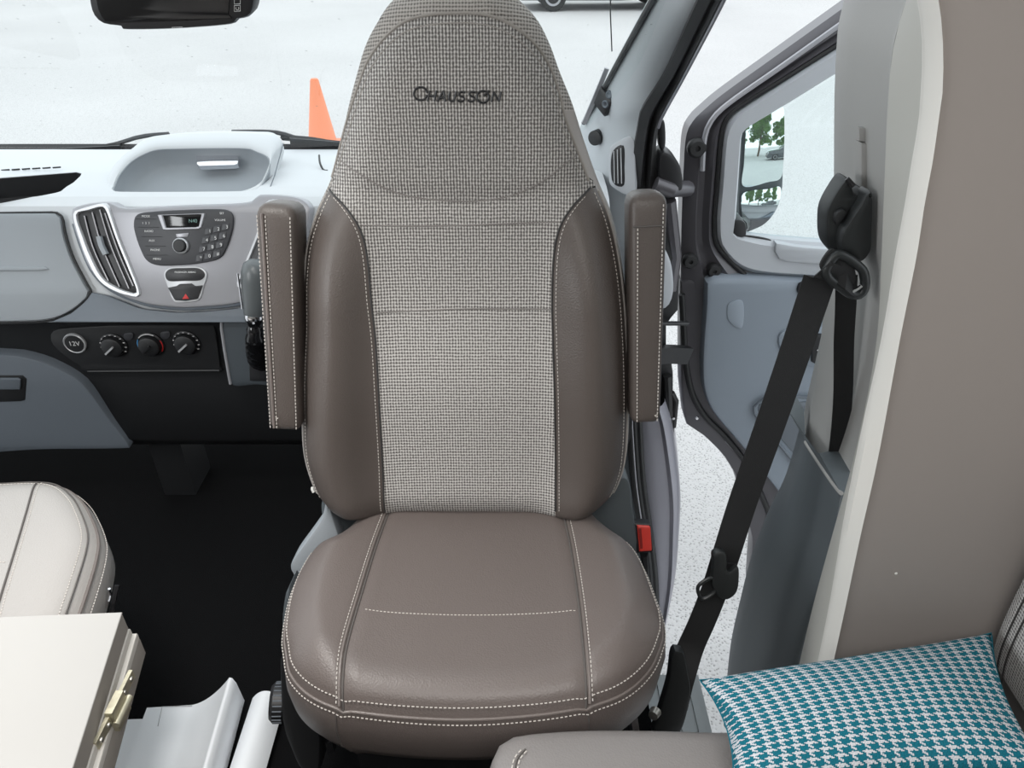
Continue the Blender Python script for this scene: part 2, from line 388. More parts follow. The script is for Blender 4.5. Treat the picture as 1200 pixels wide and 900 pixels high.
# ------------------------------------------------------------------ the place: ground, floor, shell
GZ = -.80
def slab(name, pts, m, **k):
    b = MB(); b.add(pts, [tuple(range(len(pts)))]); return struct(b.build(name, m, smooth=False, **k))
slab('ground', [(-80, -60, GZ), (80, -60, GZ), (80, 90, GZ), (-80, 90, GZ)], M['gravel'])
b = MB(); b.box((-.75, .45, -.03), (2.06, 2.9, .06)); struct(b.build('floor', M['carpet'], smooth=False))
b = MB(); b.box((-.6, -1.72, -.03), (2.7, 1.44, .06)); struct(b.build('floor_living', M['carpet'], smooth=False))
b = MB(); b.box((-.6, .55, 1.80), (2.7, .95, .04)); struct(b.build('ceiling', M['ceiling'], smooth=False))
b = MB(); b.box((-.6, -1.2, 2.02), (2.7, 2.55, .04)); struct(b.build('ceiling_living', M['ceiling'], smooth=False))
b = MB(); b.box((-1.93, -.9, 1.0), (.04, 3.1, 2.0)); struct(b.build('wall_left', M['wall'], smooth=False))
b = MB(); b.box((-.6, -2.46, 1.0), (2.7, .04, 2.0)); struct(b.build('wall_back', M['wall'], smooth=False))
b = MB(); b.box((.74, -.92, 1.0), (.04, 3.02, 2.0)); struct(b.build('wall_right', M['wall'], smooth=False))

# ------------------------------------------------------------------ windscreen and pillars
def wy(px, py):      # the sloped windscreen plane
    return WS.w(*WS.at(px, py))
WS = Plane((0, 1.95, .86), (1, 0, 0), (0, -.75, .47))
b = MB(); xr = [-1.85, -1.2, -.6, 0, .27]
def wsx(t): return .31 if t < .2 else .31
rows = []
for k in range(13):
    t = k / 8; yy = 1.99 - .86*t; zz = .835 + .54*t
    rows.append([(-1.85 + (2.14)*j/16, yy - .03*abs((j-8)/8)**2, zz) for j in range(17)])
b.grid(rows); ws = struct(b.build('window_1', M['screen_glass']))
b = MB(); b.tube([WS.w(*WS.at(717, 78, ), -.03), WS.w(*WS.at(715, 30), -.03), WS.w(*WS.at(718, -20), -.03)], .0012, 6)
tag(b.build('aerial_rod', M['rubber']), 'thin dark vertical wire seen through the windscreen beside the right pillar', 'aerial')

# right A pillar: pale trim, wrapping from the glass edge to the door opening
La = [(800, -60), (767, 0), (727, 72), (705, 112), (684, 148), (672, 200), (668, 260), (668, 330)]
Ra = [(850, -60), (818, 0), (780, 83), (753, 127), (748, 147), (742, 183), (737, 222), (738, 330)]
LaY = [1.16, 1.36, 1.60, 1.72, 1.84, 1.86, 1.86, 1.86]
RaY = [1.00, 1.20, 1.46, 1.56, 1.60, 1.63, 1.64, 1.64]
def lines(P, Y, n=40):
    return spline([aty(p[0], p[1], y) for p, y in zip(P, Y)], n)
l3 = lines(La, LaY); r3 = lines(Ra, RaY); rows = []
def onward(c, d=.32): return [c[0] + (c[0]-c[3]).normalized()*d] + c
l3, r3 = onward(l3), onward(r3)
for p, q in zip(l3, r3):
    row = []
    for k in range(9):
        t = k/8; c = p.lerp(q, t); c.y -= .035*math.sin(math.pi*t); row.append(c)
    rows.append([p + Vector((.0, .05, 0))] + row + [q + Vector((.02, .03, 0))])
b = MB(); b.grid(rows); ap = struct(b.build('trim_1', M['a_pillar']))
# slim black gasket on the glass side
b = MB(); b.tube([p + Vector((-.004, -.004, 0)) for p in l3[:27]], .006, 8); b.build('gasket', M['rubber'], ap)
# grille, screw cover, switch on the pillar
def on_ap(pts, y): return [aty(x, yy, y) for x, yy in pts]
PA = Plane(aty(730, 195, 1.63), (.86, -.5, 0), (0, .1, 1))
b = MB(); o_ = PA.out(spline([(716, 178), (720, 170), (744, 160), (745, 200), (741, 228), (716, 218), (714, 200)], 40, True)); b.plate(o_, PA, .006, .012, .003); vb = b.build('vent_surround', M['door_light'], ap)
b = MB(); b.plate(PA.out(spline([(719, 180), (733, 170), (733, 196), (731, 217), (718, 212)], 30, True)), PA, .0075, .006, .001); b.build('vent_slot', M['black'], ap)
for k in range(3):
    b = MB(); x = 721 + 4.2*k; b.tube([PA.w(*PA.at(x + 1, 177 - 2*k), .009), PA.w(*PA.at(x, 214), .009)], .0011, 6); b.build('vent_slat', M['silver_bright'], ap)
PB = Plane(aty(700, 130, 1.715), (.8, -.6, 0), (-.1, .1, 1))
b = MB(); b.lathe(PB.w(*PB.at(693, 163, -.012), -.012), PB.n, [(.0, .004), (.010, .004), (.0165, .002), (.0175, -.03)], 24); b.build('screw_cover', M['dash_dark'], ap)
b = MB(); b.plate(PB.out(poly_resample([(704, 118), (715, 96), (728, 112), (715, 132)], 24)), PB, .028, .05, .004); sw = b.build('grab_bracket', M['black'], ap)
for cx, cy in ((711, 119), (717, 107)):
    b = MB(); b.lathe(PB.w(*PB.at(cx, cy, .028), .028), PB.n, [(.004, .0), (.0065, .002), (.0085, .0), (.009, -.004)], 18); b.build('screw_ring', M['dash_blue'], ap)
b = MB(); b.ribbon([PB.w(*PB.at(685, 146), .01), PB.w(*PB.at(703, 112), .012), PB.w(*PB.at(721, 76), .012)], (1, 0, 0), .010, .006); b.build('edge_strip', M['silver'], ap)

# black door seal beside the pillar and the black hinge pillar with its fittings
Sa = [(872, -60), (848, 0), (803, 87), (782, 128), (774, 145), (770, 170), (768, 200), (768, 222)]
Sb = Ra[:7] + [(737, 222)]
s3 = lines([(872, -60), (848, 0), (803, 87), (781, 128), (773, 145), (769, 170), (767, 222)], [1.0, 1.18, 1.44, 1.54, 1.58, 1.60, 1.62])
r4 = lines(Ra[:7], [y - .012 for y in RaY[:7]])
r4, s3 = onward(r4), onward(s3)
b = MB(); rows = []
for p, q in zip(r4, s3):
    a = p.lerp(q, .4); a.y -= .012; c = p.lerp(q, .62); c.y += .01; d = p.lerp(q, .8); d.y -= .008
    rows.append([p + Vector((0, .03, 0)), p, a, c, d, q, q + Vector((.0, .05, 0))])
b.grid(rows); sl = struct(b.build('trim_2', M['rubber'], ang=25))
b = MB(); b.tube([p.lerp(q, .93) + Vector((0, -.012, 0)) for p, q in zip(r4, s3)][:34], .003, 6); b.build('seal_lip', M['paint'], sl)

PH = leaning((.35, 1.63, .5), 0)
b = MB()
b.plate(PH.out(poly_resample([(736, 215), (770, 195), (791, 222), (797, 300), (795, 364), (781, 380), (781, 408), (789, 432), (789, 490), (740, 500)], 60)), PH, .0, .10, .006)
hp = struct(b.build('trim_3', M['dash_dark']))
b = MB(); b.plate(PH.out(spline([(770, 178), (780, 174), (793, 188), (797, 213), (790, 219), (772, 212)], 40, True)), PH, .035, .06, .006); b.build('check_strap_cover', M['black'], hp)
b = MB(); b.plate(PH.out(spline([(770, 142), (777, 140), (778, 168), (772, 172)], 24, True)), PH, .02, .03, .004); b.build('seal_knuckle', M['black'], hp)
b = MB(); b.tube([aty(768, 216, 1.60), aty(785, 222, 1.60), aty(806, 221, 1.66)], .018, 10); b.tube([aty(785, 235, 1.62), aty(792, 300, 1.64), aty(786, 340, 1.63)], .014, 8); b.build('upper_hinge_arm', M['paint_dark'], hp)
b = MB(); b.ribbon([aty(768, 416, 1.6), aty(784, 415, 1.62), aty(806, 416, 1.66)], (0, 0, 1), .045, .02); b.build('lower_hinge_arm', M['dash_dark'], hp)
b = MB(); b.tube([aty(770, 379, 1.6), aty(806, 379, 1.64)], .006, 8); b.build('check_strap', M['black'], hp)
b = MB(); b.tube([aty(787, 460, 1.62), aty(792, 470, 1.62), aty(789, 500, 1.62)], .008, 8); b.tube([aty(782, 440, 1.62), aty(786, 530, 1.62)], .012, 8); b.build('wiring_boot', M['rubber'], hp)
b = MB(); b.lathe(aty(789, 490, 1.61), (0, -1, 0), [(.0, .004), (.004, .003), (.004, 0)], 10); b.build('bolt', M['chrome'], hp)
# pale end of the dashboard between the pillar and the hinge
b = MB(); b.plate(PH.out(spline([(738, 268), (770, 282), (783, 300), (787, 330), (783, 350), (772, 357), (738, 357)], 40, True)), PH, .03, .04, .008); b.build('dash_end_panel', M['door_light'], hp)

# painted lower body side seen through the opening, with a ribbed rubber seal
L0 = [(738, 470), (742, 500), (750, 560), (756, 620), (760, 690), (760, 800)]
L1 = [(779, 470), (788, 500), (797, 570), (796, 620), (789, 690), (765, 790)]
p0 = lines(L0, [1.60, 1.60, 1.58, 1.56, 1.5, 1.40]); p1 = lines(L1, [1.60, 1.60, 1.58, 1.56, 1.50, 1.40])
rows = []
for p, q in zip(p0, p1):
    a = p.lerp(q, .35); a.y -= .02; c = p.lerp(q, .68); c.y -= .016; e = p.lerp(q, .76); e.y -= .03; d = p.lerp(q, .9); d.y -= .018
    rows.append([p, a, c, e, d, q, q + Vector((.02, .14, 0)), q + Vector((.03, .4, 0))])
b = MB(); b.grid(rows); body = struct(b.build('trim_4', M['paint'], ang=60))
b = MB()
s0 = lines([(736, 470), (742, 560), (752, 630), (758, 690), (760, 780)], [1.57, 1.55, 1.53, 1.47, 1.38])
for k in range(3): b.tube([p + Vector((.013*k, .0, 0)) for p in s0], .0085, 8)
b.build('door_seal', M['rubber'], body, kind='stuff')
b = MB(); b.tube([p + Vector((.006, -.012, 0)) for p in s0], .002, 6); b.build('seal_bead', M['silver'], body)
b = MB(); rows = []
for p, q in zip(lines([(690, 480), (700, 560), (728, 640), (750, 700), (757, 790)], [1.6, 1.58, 1.56, 1.5, 1.4]), s0): rows.append([p, q + Vector((0, .012, 0))])
b.grid(rows); b.build('kick_panel', M['slate'], body)
# doorstep sill behind the seat
b = MB(); b.box((.335, .78, -.055), (.14, .46, .05)); st = struct(b.build('trim_5', M['sill'], smooth=False))
for k in range(4):
    b = MB(); b.box((.285 + .033*k, .78, -.027), (.014, .45, .008)); b.build('sill_rib', M['sill'], st, smooth=False)

# ------------------------------------------------------------------ B pillar and bulkhead
Lb = [(1004, -30), (998, 0), (993, 20), (987, 53), (983, 133), (982, 233), (981, 300), (978, 350), (975, 383), (960, 450), (948, 500), (944, 520)]
Rb = [(1072, -30), (1062, 0), (1052, 33), (1045, 67), (1040, 140), (1038, 233), (1034, 300), (1031, 350), (1028, 400), (1018, 480), (1000, 545), (986, 580)]
l3 = spline([aty(x, y, 1.12) for x, y in Lb], 60); r3 = spline([aty(x, y, .93) for x, y in Rb], 60)
rows = []
for i, (p, q) in enumerate(zip(l3, r3)):
    t = i/59; lo = max(0, min(1, (t - .52)/.12)); row = [p + Vector((.03, .10, 0)), p + Vector((.004, .012, 0))]
    for k in range(1, 15):
        s = k/15; c = p.lerp(q, s); bulge = .07*math.sin(math.pi*min(1, s*1.05))**.6
        ch = lo*.14*math.exp(-((s - (.36 + .3*max(0, (t-.55)/.45)))/.30)**4)     # a channel for the webbing opens below the guide
        c.y += -bulge*.6 + ch; row.append(c)
    rows.append(row + [q, q + Vector((.1, .02, 0))])
rows = [[Vector((c.x - .06, c.y, 1.80)) for c in rows[0]]] + rows
b = MB(); b.grid(rows); bp_ = struct(b.build('trim_6', M['pillar'], ang=50))
PP = leaning(aty(1012, 170, 1.02), 3)
b = MB(); b.plate(PP.out([(1005, 165), (1017, 167), (1017, 235), (1005, 235)]), PP, .012, .02, .003); b.build('slider_cover', M['pillar'], bp_)
b = MB(); b.plate(PP.out([(1004, 148), (1016, 150), (1016, 166), (1004, 164)]), PP, .008, .012, .002); b.build('slider_slot', M['pillar'], bp_)
# slate belt-reel cover below
Lc = [(944, 518), (933, 560), (920, 600), (903, 633), (890, 663), (879, 692), (866, 742), (854, 795), (848, 850)]
Rc = [(986, 578), (975, 622), (964, 660), (955, 695), (949, 720), (942, 750), (936, 780), (932, 800), (925, 850)]
l3 = spline([aty(x, y, 1.05) for x, y in Lc], 40); r3 = spline([aty(x, y, .88) for x, y in Rc], 40); rows = []
for i, (p, q) in enumerate(zip(l3, r3)):
    row = [p + Vector((.03, .1, 0))]
    for k in range(16):
        s = k/15; c = p.lerp(q, s); c.y -= .075*math.sin(math.pi*s)**.7*min(1, .35 + i/12); c.y += .012*math.exp(-((s-.45)/.12)**2)*min(1, i/6); row.append(c)
    rows.append(row + [q + Vector((.06, .02, 0))])
b = MB(); b.grid([[c + Vector((.0, .10, .0)) for c in rows[0]]] + rows); cov = struct(b.build('trim_7', M['slate'], ang=50))
b = MB(); b.tube([Vector(c) for c in rows[0][1:-1]], .0035, 8); b.build('cover_lip', M['pillar'], cov)

# bulkhead at the end of the bench: taupe face, cream edging, beige return
E0 = [(1094, -40), (1098, 0), (1102, 27), (1104, 67), (1103, 110), (1098, 143), (1092, 187), (1082, 240), (1073, 300), (1053, 400), (1029, 533), (1007, 631), (989, 716), (975, 780), (960, 850), (945, 920)]
E1 = [(1074, -40), (1078, 0), (1083, 27), (1085, 67), (1083, 110), (1080, 147), (1073, 187), (1063, 247), (1053, 300), (1036, 400), (1010, 518), (991, 613), (975, 706), (960, 780), (945, 850), (930, 920)]
E2 = [(1076, -40), (1062, 0), (1052, 33), (1045, 67), (1042, 100), (1039, 150), (1037, 200), (1035, 250), (1033, 300), (1026, 409), (1002, 530), (980, 610), (954, 705), (935, 785), (920, 850), (905, 920)]
YB = .60
e0 = spline([aty(x, y, YB) for x, y in E0], 60); e1 = spline([aty(x, y, YB + .012) for x, y in E1], 60); e2 = spline([aty(x, y, .80) for x, y in E2], 60)
def raise_(c, top=1.80): return [Vector((c[0].x - .05, c[0].y, top))] + c
e0, e1, e2 = raise_(e0), raise_(e1), raise_(e2)
b = MB(); b.grid([[p, p + Vector((.76 - p.x, 0, 0)), p + Vector((.76 - p.x, .03, 0))] for p in e0])
bk = struct(b.build('wall_front', M['bulkhead'], ang=30))
b = MB(); b.grid([[p + Vector((.003, .004, 0)), p.lerp(q, .08) + Vector((0, -.004, 0)), p.lerp(q, .92) + Vector((0, -.004, 0)), q + Vector((0, .006, 0))] for p, q in zip(e0, e1)]); b.build('edge_strip', M['cream'], bk)
b = MB(); b.grid([[p + Vector((0, .003, 0)), p.lerp(q, .5) + Vector((0, .0, 0)), q, q + Vector((.1, .02, 0))] for p, q in zip(e1, e2)]); b.build('return_panel', M['beige'], bk)
b = MB(); b.lathe(aty(1050, 672, YB - .0005), (0, -1, 0), [(0, .001), (.0015, .0008), (.0018, 0)], 8); b.build('screw_dot', M['cream'], bk)

# ------------------------------------------------------------------ dashboard
XL, XRD = -1.85, .21
PF = leaning((0, 1.50, .737), 22)         # slanted front of the dashboard
dash = thing('dashboard', (-.72, 1.6, .15), 'grey two-tone van dashboard with radio and round heater dials under the windscreen', 'dashboard')
def prism(prof, x0, x1, seg=1):
    b = MB(); rows = [[(x0 + (x1-x0)*k/seg, y, z) for y, z in prof] for k in range(seg+1)]
    b.loft(rows, True, True); return b
b = prism([(1.97, .835), (1.86, .846), (1.72, .852), (1.62, .850), (1.57, .844), (1.545, .832), (1.534, .815), (1.500, .730), (1.452, .612), (1.452, .600), (1.47, .59), (1.97, .59)], XL, XRD)
top = b.build('upper_pad', M['dash_light'], dash, ang=50)
PT = leaning((0, 1.60, .838), 65)
cub = MB(); PQ = leaning((0, 1.66, .851), 88)
cub.plate(PQ.out(poly_resample([(-60, 212), (0, 208), (90, 201), (97, 203), (86, 214), (70, 224), (45, 228), (0, 232), (-60, 236)], 60)), PQ, .06, .13, .004)
cut1 = cub.build('c1', M['black'], smooth=False)
opening = [(134, 226), (136, 212), (142, 201), (153, 189), (166, 181), (182, 175), (205, 173.5), (283, 173), (300, 177), (314, 184), (315.5, 195), (311, 207), (306, 217), (299, 225), (275, 228), (160, 229)]
opn = spline(PT.out(opening), 90, True)
cc = MB(); cc.plate(opn, PT, .05, .13, .002); cut2 = cc.build('c2', M['black'], smooth=False)
cut(top, [cut1, cut2])
b = MB(); b.plate(PQ.out(poly_resample([(-60, 212), (0, 208), (90, 201), (97, 203), (86, 214), (70, 224), (45, 228), (0, 232), (-60, 236)], 60)), PQ, -.05, .01, .001)
cq = Vector(PQ.at(20, 218))
def inn_(p): return cq + (Vector(p)-cq)*.985
for (q0, q1) in (((-60, 212), (0, 208)), ((0, 208), (90, 201)), ((90, 201), (97, 203)), ((97, 203), (86, 214)), ((86, 214), (70, 224)), ((70, 224), (45, 228)), ((45, 228), (0, 232)), ((0, 232), (-60, 236))):
    a0, a1 = inn_(PQ.at(*q0)), inn_(PQ.at(*q1)); b.add([PQ.w(*a0, -.002), PQ.w(*a1, -.002), PQ.w(*a1, -.06), PQ.w(*a0, -.06)], [(0, 1, 2, 3)])
b.build('cubby_liner', M['dash_dark'], dash, smooth=False)
# raised binnacle with the open tray
outer = [(124, 236), (128, 210), (138, 193), (151, 180), (171, 164), (197, 159), (230, 156), (262, 155), (300, 155.5), (321, 157), (331, 168), (326, 190), (319, 212), (312, 230), (288, 239), (147, 243)]
outr = spline(PT.out(outer, -.035), 90, True)
def align(A, B):
    k = min(range(len(B)), key=lambda j: (A[0]-B[j]).length); return B[k:] + B[:k]
def orient(A):
    s = sum(A[i].x*A[(i+1) % len(A)].y - A[(i+1) % len(A)].x*A[i].y for i in range(len(A))); return A if s > 0 else A[::-1]
opn = orient(opn); outr = align(opn, orient(outr)); cen = sum(opn, Vector((0, 0)))/90
def ringw(A, h): return [PT.w(p.x, p.y, h) for p in A]
def mixr(A, B, t): return [p.lerp(q, t) for p, q in zip(A, B)]
b = MB(); b.loft([ringw(outr, -.05), ringw(mixr(outr, opn, .02), -.03), ringw(mixr(outr, opn, .35), -.008), ringw(mixr(outr, opn, .75), .002), ringw(mixr(outr, opn, .95), .001), ringw(opn, -.004)])
b.build('tray_surround', M['dash_light'], dash, ang=60)
def shrink(s): return [cen + (p-cen)*s for p in opn]
b = MB(); b.loft([ringw(opn, -.004), ringw(shrink(.985), -.020), ringw(shrink(.93), -.042), ringw(shrink(.84), -.052), ringw(shrink(.5), -.054)], cap1=True)
b.build('tray_bowl', M['dash_mid'], dash, ang=60)
b = MB(); b.tube(ringw([p for p in opn], -.003), .0016, 6, closed=True); b.build('tray_lip', M['dash_mid'], dash)
b = MB()
b.plate(PT.out(poly_resample([(231, 185), (280, 183.5), (281, 192), (279, 196), (232, 197.5)], 24), -.03), PT, -.022, .012, .002)
tag(b.build('sunglasses_clip', M['chrome']), 'small shiny chrome card clip lying in the open dashboard tray', 'clip')
# seam lines left and right of the binnacle
b = MB(); b.tube([aty(332, 168, 1.80), aty(322, 205, 1.66), aty(312, 232, 1.585)], .0012, 5); b.build('pad_seam', M['dash_blue'], dash)
b = MB(); b.tube(spline([aty(374, 182, 1.80), aty(375, 191, 1.76), aty(379, 199, 1.74), aty(384, 200, 1.735)], 14), .0024, 6); b.build('wire_hook', M['black'], dash)

# silver centre fascia
fas = [(82, 250), (93, 240), (125, 236), (147, 243), (218, 240), (288, 237), (304, 228), (345, 230), (362, 240), (363, 252), (355, 285), (338, 320), (312, 344), (277, 356), (240, 360), (207, 361), (168, 356), (130, 341), (107, 320), (93, 290)]
PC = leaning((0, 1.47, .737), 22)
fo = spline(PC.out(fas), 110, True)
b = MB(); b.plate(fo, PC, .0, .05, .008); fas_o = b.build('centre_fascia', M['silver'], dash)
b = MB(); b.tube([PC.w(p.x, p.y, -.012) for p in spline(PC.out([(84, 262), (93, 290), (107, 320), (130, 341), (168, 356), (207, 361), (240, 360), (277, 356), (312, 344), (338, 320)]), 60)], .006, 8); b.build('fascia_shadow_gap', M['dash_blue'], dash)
def vent(ring, rim, lines_, knob, name='air_vent'):
    b = MB(); rr = orient(spline(PC.out(ring), 60, True)); ro = align(rr, orient(spline(PC.out(rim), 60, True)))
    b.loft([[PC.w(p.x, p.y, -.004) for p in ro], [PC.w(p.x, p.y, .006) for p in mixr(ro, rr, .3)], [PC.w(p.x, p.y, .006) for p in mixr(ro, rr, .8)], [PC.w(p.x, p.y, .0) for p in rr]])
    v = b.build(name, M['silver_bright'], dash)
    b = MB(); b.plate(rr, PC, .002, .02, .001); b.build('vent_throat', M['black'], v)
    for l in lines_:
        b = MB(); pts = spline([PC.w(*PC.at(x, y), .004) for x, y in l], 12); b.ribbon(pts, PC.n + Vector((.6, 0, 0)), .006, .0022); b.build('vent_slat', M['silver'], v)
    if knob:
        b = MB(); b.ribbon(spline([PC.w(*PC.at(x, y), .009) for x, y in knob], 8), (1, 0, 0), .009, .010); b.build('vent_tab', M['dash_mid'], v)
vent([(92, 252), (106, 247), (122, 243), (127, 252), (137, 280), (150, 312), (161, 341), (150, 341), (136, 335), (122, 325), (110, 303), (100, 278)],
     [(86, 251), (92, 245), (108, 240), (126, 238), (132, 250), (142, 280), (155, 312), (166, 346), (150, 347), (130, 340), (114, 327), (101, 303), (92, 278)],
     [[(100, 253), (110, 290), (128, 329)], [(109, 249), (121, 290), (141, 336)], [(118, 246), (131, 288), (152, 338)], [(124, 250), (140, 296), (157, 335)]], [(119, 277), (122, 288), (127, 298)])
def mx_(p, c=220): return [(2*c - x, y) for x, y in p]
vent(mx_([(92, 252), (106, 247), (122, 243), (127, 252), (137, 280), (150, 312), (158, 330), (150, 333), (136, 330), (122, 322), (110, 303), (100, 278)])[::-1],
     mx_([(86, 251), (92, 240), (108, 233), (128, 234), (132, 250), (142, 280), (155, 312), (163, 336), (150, 340), (130, 335), (114, 325), (101, 303), (92, 278)])[::-1],
     [[(340, 253), (330, 290), (312, 329)], [(331, 249), (319, 290), (299, 332)], [(322, 246), (309, 288), (292, 330)]], None)
# radio
radio = MB(); ro = spline(PC.out([(158, 262), (163, 251), (187, 247.5), (218, 246), (247, 245), (266, 246), (274, 253), (273, 270), (266, 291), (257, 303), (233, 309), (210, 311), (187, 311), (173, 305), (165, 290), (160, 275)]), 80, True)
radio.plate(ro, PC, .007, .012, .003); rad = radio.build('radio', M['button'], dash)
b = MB(); q = PC.out([(186, 252), (243, 250), (238, 268.5), (193, 270)]); q2 = PC.out([(193, 252.5), (238, 251), (234.5, 266), (197, 267)])
q = [Vector(p) for p in poly_resample(q, 32)]; q2 = [Vector(p) for p in poly_resample(q2, 32)]
b.loft([[PC.w(p.x, p.y, .006) for p in q], [PC.w(p.x, p.y, .010) for p in mixr(q, q2, .25)], [PC.w(p.x, p.y, .010) for p in mixr(q, q2, .8)], [PC.w(p.x, p.y, .0075) for p in q2]]); b.build('display_bezel', M['silver'], rad)
b = MB(); b.plate(q2, PC, .0078, .002, .0005); b.build('display', M['black_gloss'], rad)
text('N40', PC, 226, 259, 4.2, M['lcd'], rad, h=.0082, name='display_digits')
b = MB(); b.lathe(PC.w(*PC.at(214, 288), .006), PC.n, [(.0165, 0), (.0165, .006), (.0145, .008), (.0135, .006)], 32); b.build('volume_ring', M['silver_bright'], rad)
b = MB(); b.lathe(PC.w(*PC.at(214, 288), .006), PC.n, [(.0135, 0), (.0130, .011), (.0110, .013), (0, .0135)], 32); b.build('volume_knob', M['dash_dark'], rad)
b = MB(); b.plate(PC.out(poly_resample([(208, 274), (223, 273), (222, 277.5), (209, 278.5)], 20)), PC, .0085, .004, .0008); b.build('disc_slot', M['silver'], rad)
for i, (s, x, y) in enumerate((('MODE', 171, 253.5), ('1  2  3', 171, 261.5), ('RADIO', 174.5, 271), ('AUX', 178, 282), ('PHONE', 182, 293), ('MENU', 184, 303.5))):
    text(s, PC, x, y, 2.5, M['white_print'], rad, h=.0074, name='button_lettering')
    if i: 
        b = MB(); b.tube([PC.w(*PC.at(x - 10, y - 5 + i*.1), .0072), PC.w(*PC.at(x + 14, y - 4.6), .0072)], .0006, 4); b.build('button_groove', M['black'], rad)
for i, (s, x, y) in enumerate((('SET', 260, 250), ('VOLUME', 258, 258))): text(s, PC, x, y, 2.4, M['white_print'], rad, h=.0074, name='button_lettering')
for r_ in range(4):
    for c_ in range(3):
        x = 246 + c_*10 - r_*3.5; y = 271 + r_*10.5 - c_*2.5
        b = MB(); e = PC.out(poly_resample([(x-3.6, y-3.4), (x+4.6, y-4.6), (x+3.6, y+3.4), (x-4.6, y+4.4)], 16)); b.plate(e, PC, .0084, .003, .0008); kb = b.build('key', M['button'], rad)
        text('123456789*0#'[r_*3+c_], PC, x, y, 4, M['white_print'], rad, h=.0087, name='digit')
# airbag light and hazard switch
b = MB(); b.plate(spline(PC.out([(193, 321), (200, 313.5), (217, 312), (234, 313), (243, 321), (239, 337), (234, 351), (219, 354), (205, 353.5), (198, 338)]), 60, True), PC, .004, .006, .002); hz = b.build('switch_panel', M['silver_bright'], dash)
b = MB(); b.plate(spline(PC.out([(195, 321), (201, 315), (217, 314), (234, 314.5), (241, 321), (236, 328), (217, 329), (199, 329)]), 50, True), PC, .006, .004, .001); b.build('airbag_lamp', M['black'], hz)
text('PASSENGER AIRBAG', PC, 217, 319, 2, M['white_print'], hz, h=.0063, name='lamp_lettering')
b = MB(); b.plate(poly_resample(PC.out([(198, 337), (208, 335), (212, 332.5), (226, 332), (230, 335), (239, 334), (233, 350), (219, 352.5), (206, 351.5)]), 50), PC, .006, .004, .001); hb = b.build('hazard_switch', M['black'], hz)
b = MB(); b.plate(PC.out([(215, 350.2), (223, 349.8), (219, 344)]), PC, .0066, .001, .0003); b.build('hazard_triangle', M['red_print'], hz)
# glove box
PG = leaning((0, 1.492, .737), 22)
b = MB(); b.plate(spline(PG.out([(-150, 252), (-60, 251), (50, 250), (66, 250.5), (72, 257), (75, 275), (84, 302), (99, 332), (105, 343), (98, 353), (82, 365), (62, 373), (30, 376), (-60, 377), (-150, 378)]), 90, True), PG, .006, .02, .004); gb = b.build('glove_box_lid', M['dash_mid'], dash)
b = MB(); b.tube([PG.w(p.x, p.y, .0) for p in spline(PG.out([(-150, 252), (-60, 250.5), (50, 249), (67, 249.5), (73.5, 256), (77, 275), (86, 302), (101, 331), (107, 343), (99, 355), (83, 367), (62, 375), (30, 378), (-60, 379)]), 80)], .0026, 6); b.build('lid_gap', M['dash_dark'], gb)
b = MB(); b.plate(poly_resample(PG.out([(-60, 313), (60, 312), (62, 314.5), (55, 317), (-60, 318)]), 24), PG, .009, .006, .002); b.build('lid_pull', M['dash_mid'], gb)
b = MB(); b.plate(poly_resample(PG.out([(60, 377.5), (84, 367), (101, 353), (108, 343), (125, 346), (166, 362), (207, 366), (240, 365), (280, 361), (315, 348), (340, 325), (362, 300), (364, 378)]), 80), PG, .003, .01, .002); b.build('shade_apron', M['dash_blue'], dash)  # darker plate paints in the shade on the pad's lower front
# lower charcoal half
b = prism([(1.47, .60), (1.485, .58), (1.50, .56), (1.505, .40), (1.50, .24), (1.53, .20), (1.75, .17), (1.97, .17), (1.97, .60)], XL, .30); b.build('lower_body', M['dash_dark'], dash, ang=50)
PL = leaning((0, 1.497, .45), 0)
b = MB(); b.plate(spline(PL.out([(60, 392), (66, 386), (90, 383), (240, 375), (250, 378), (254, 395), (258, 430), (250, 434), (110, 434), (95, 428), (75, 415), (62, 402)]), 70, True), PL, .004, .01, .003); cl = b.build('heater_panel', M['dash_dark'], dash)
for cx, cy, col in ((135, 403, None), (178, 402, 1), (220, 400, None)):
    c = PL.w(*PL.at(cx, cy), .004)
    b = MB(); b.lathe(c, PL.n, [(.031, 0), (.031, .004), (.028, .006), (.0265, .004)], 36); d = b.build('heater_dial', M['black'], cl)
    b = MB(); b.lathe(c, PL.n, [(.026, .0), (.0235, .016), (.021, .018), (0, .0185)], 32); b.build('dial_knob', M['dash_dark'], d)
    b = MB(); b.box(c + PL.n*.0205 + Vector((-.004, 0, -.004)), (.028, .006, .004), Matrix.Rotation(R(-40), 3, 'Y')); b.build('dial_grip', M['silver_bright'] if col is None else M['black'], d)
    if col is None:
        for k in range(11):
            an = R(210 - 24*k); b = MB(); p = c + Vector((math.cos(an)*.0285, 0, math.sin(an)*.0285)) + PL.n*.0065
            b.box(p, (.0028 + .0002*k, .001, .0016)); b.build('dial_tick', M['white_print'], d)
    else:
        for an0, an1, mm in ((150, 215, 'blue_print'), (-35, 30, 'red_print'), (60, 140, 'white_print')):
            b = MB(); b.tube([c + Vector((math.cos(R(a))*.0285, 0, math.sin(R(a))*.0285)) + PL.n*.006 for a in range(an0, an1, 6)], .0013, 5); b.build('dial_arc', M[mm], d)
c = PL.w(*PL.at(87, 403, .01), .004)
b = MB(); b.lathe(c, PL.n, [(.0255, 0), (.0255, .005), (.0235, .007), (.0215, .005)], 36); so = b.build('power_socket', M['silver_bright'], cl)
b = MB(); b.lathe(c, PL.n, [(.0215, 0), (.021, .007), (0, .008)], 32); b.build('socket_cap', M['black'], so)
text('12V', PL, 87, 403, 5, M['white_print'], so, h=.0125, name='socket_lettering')
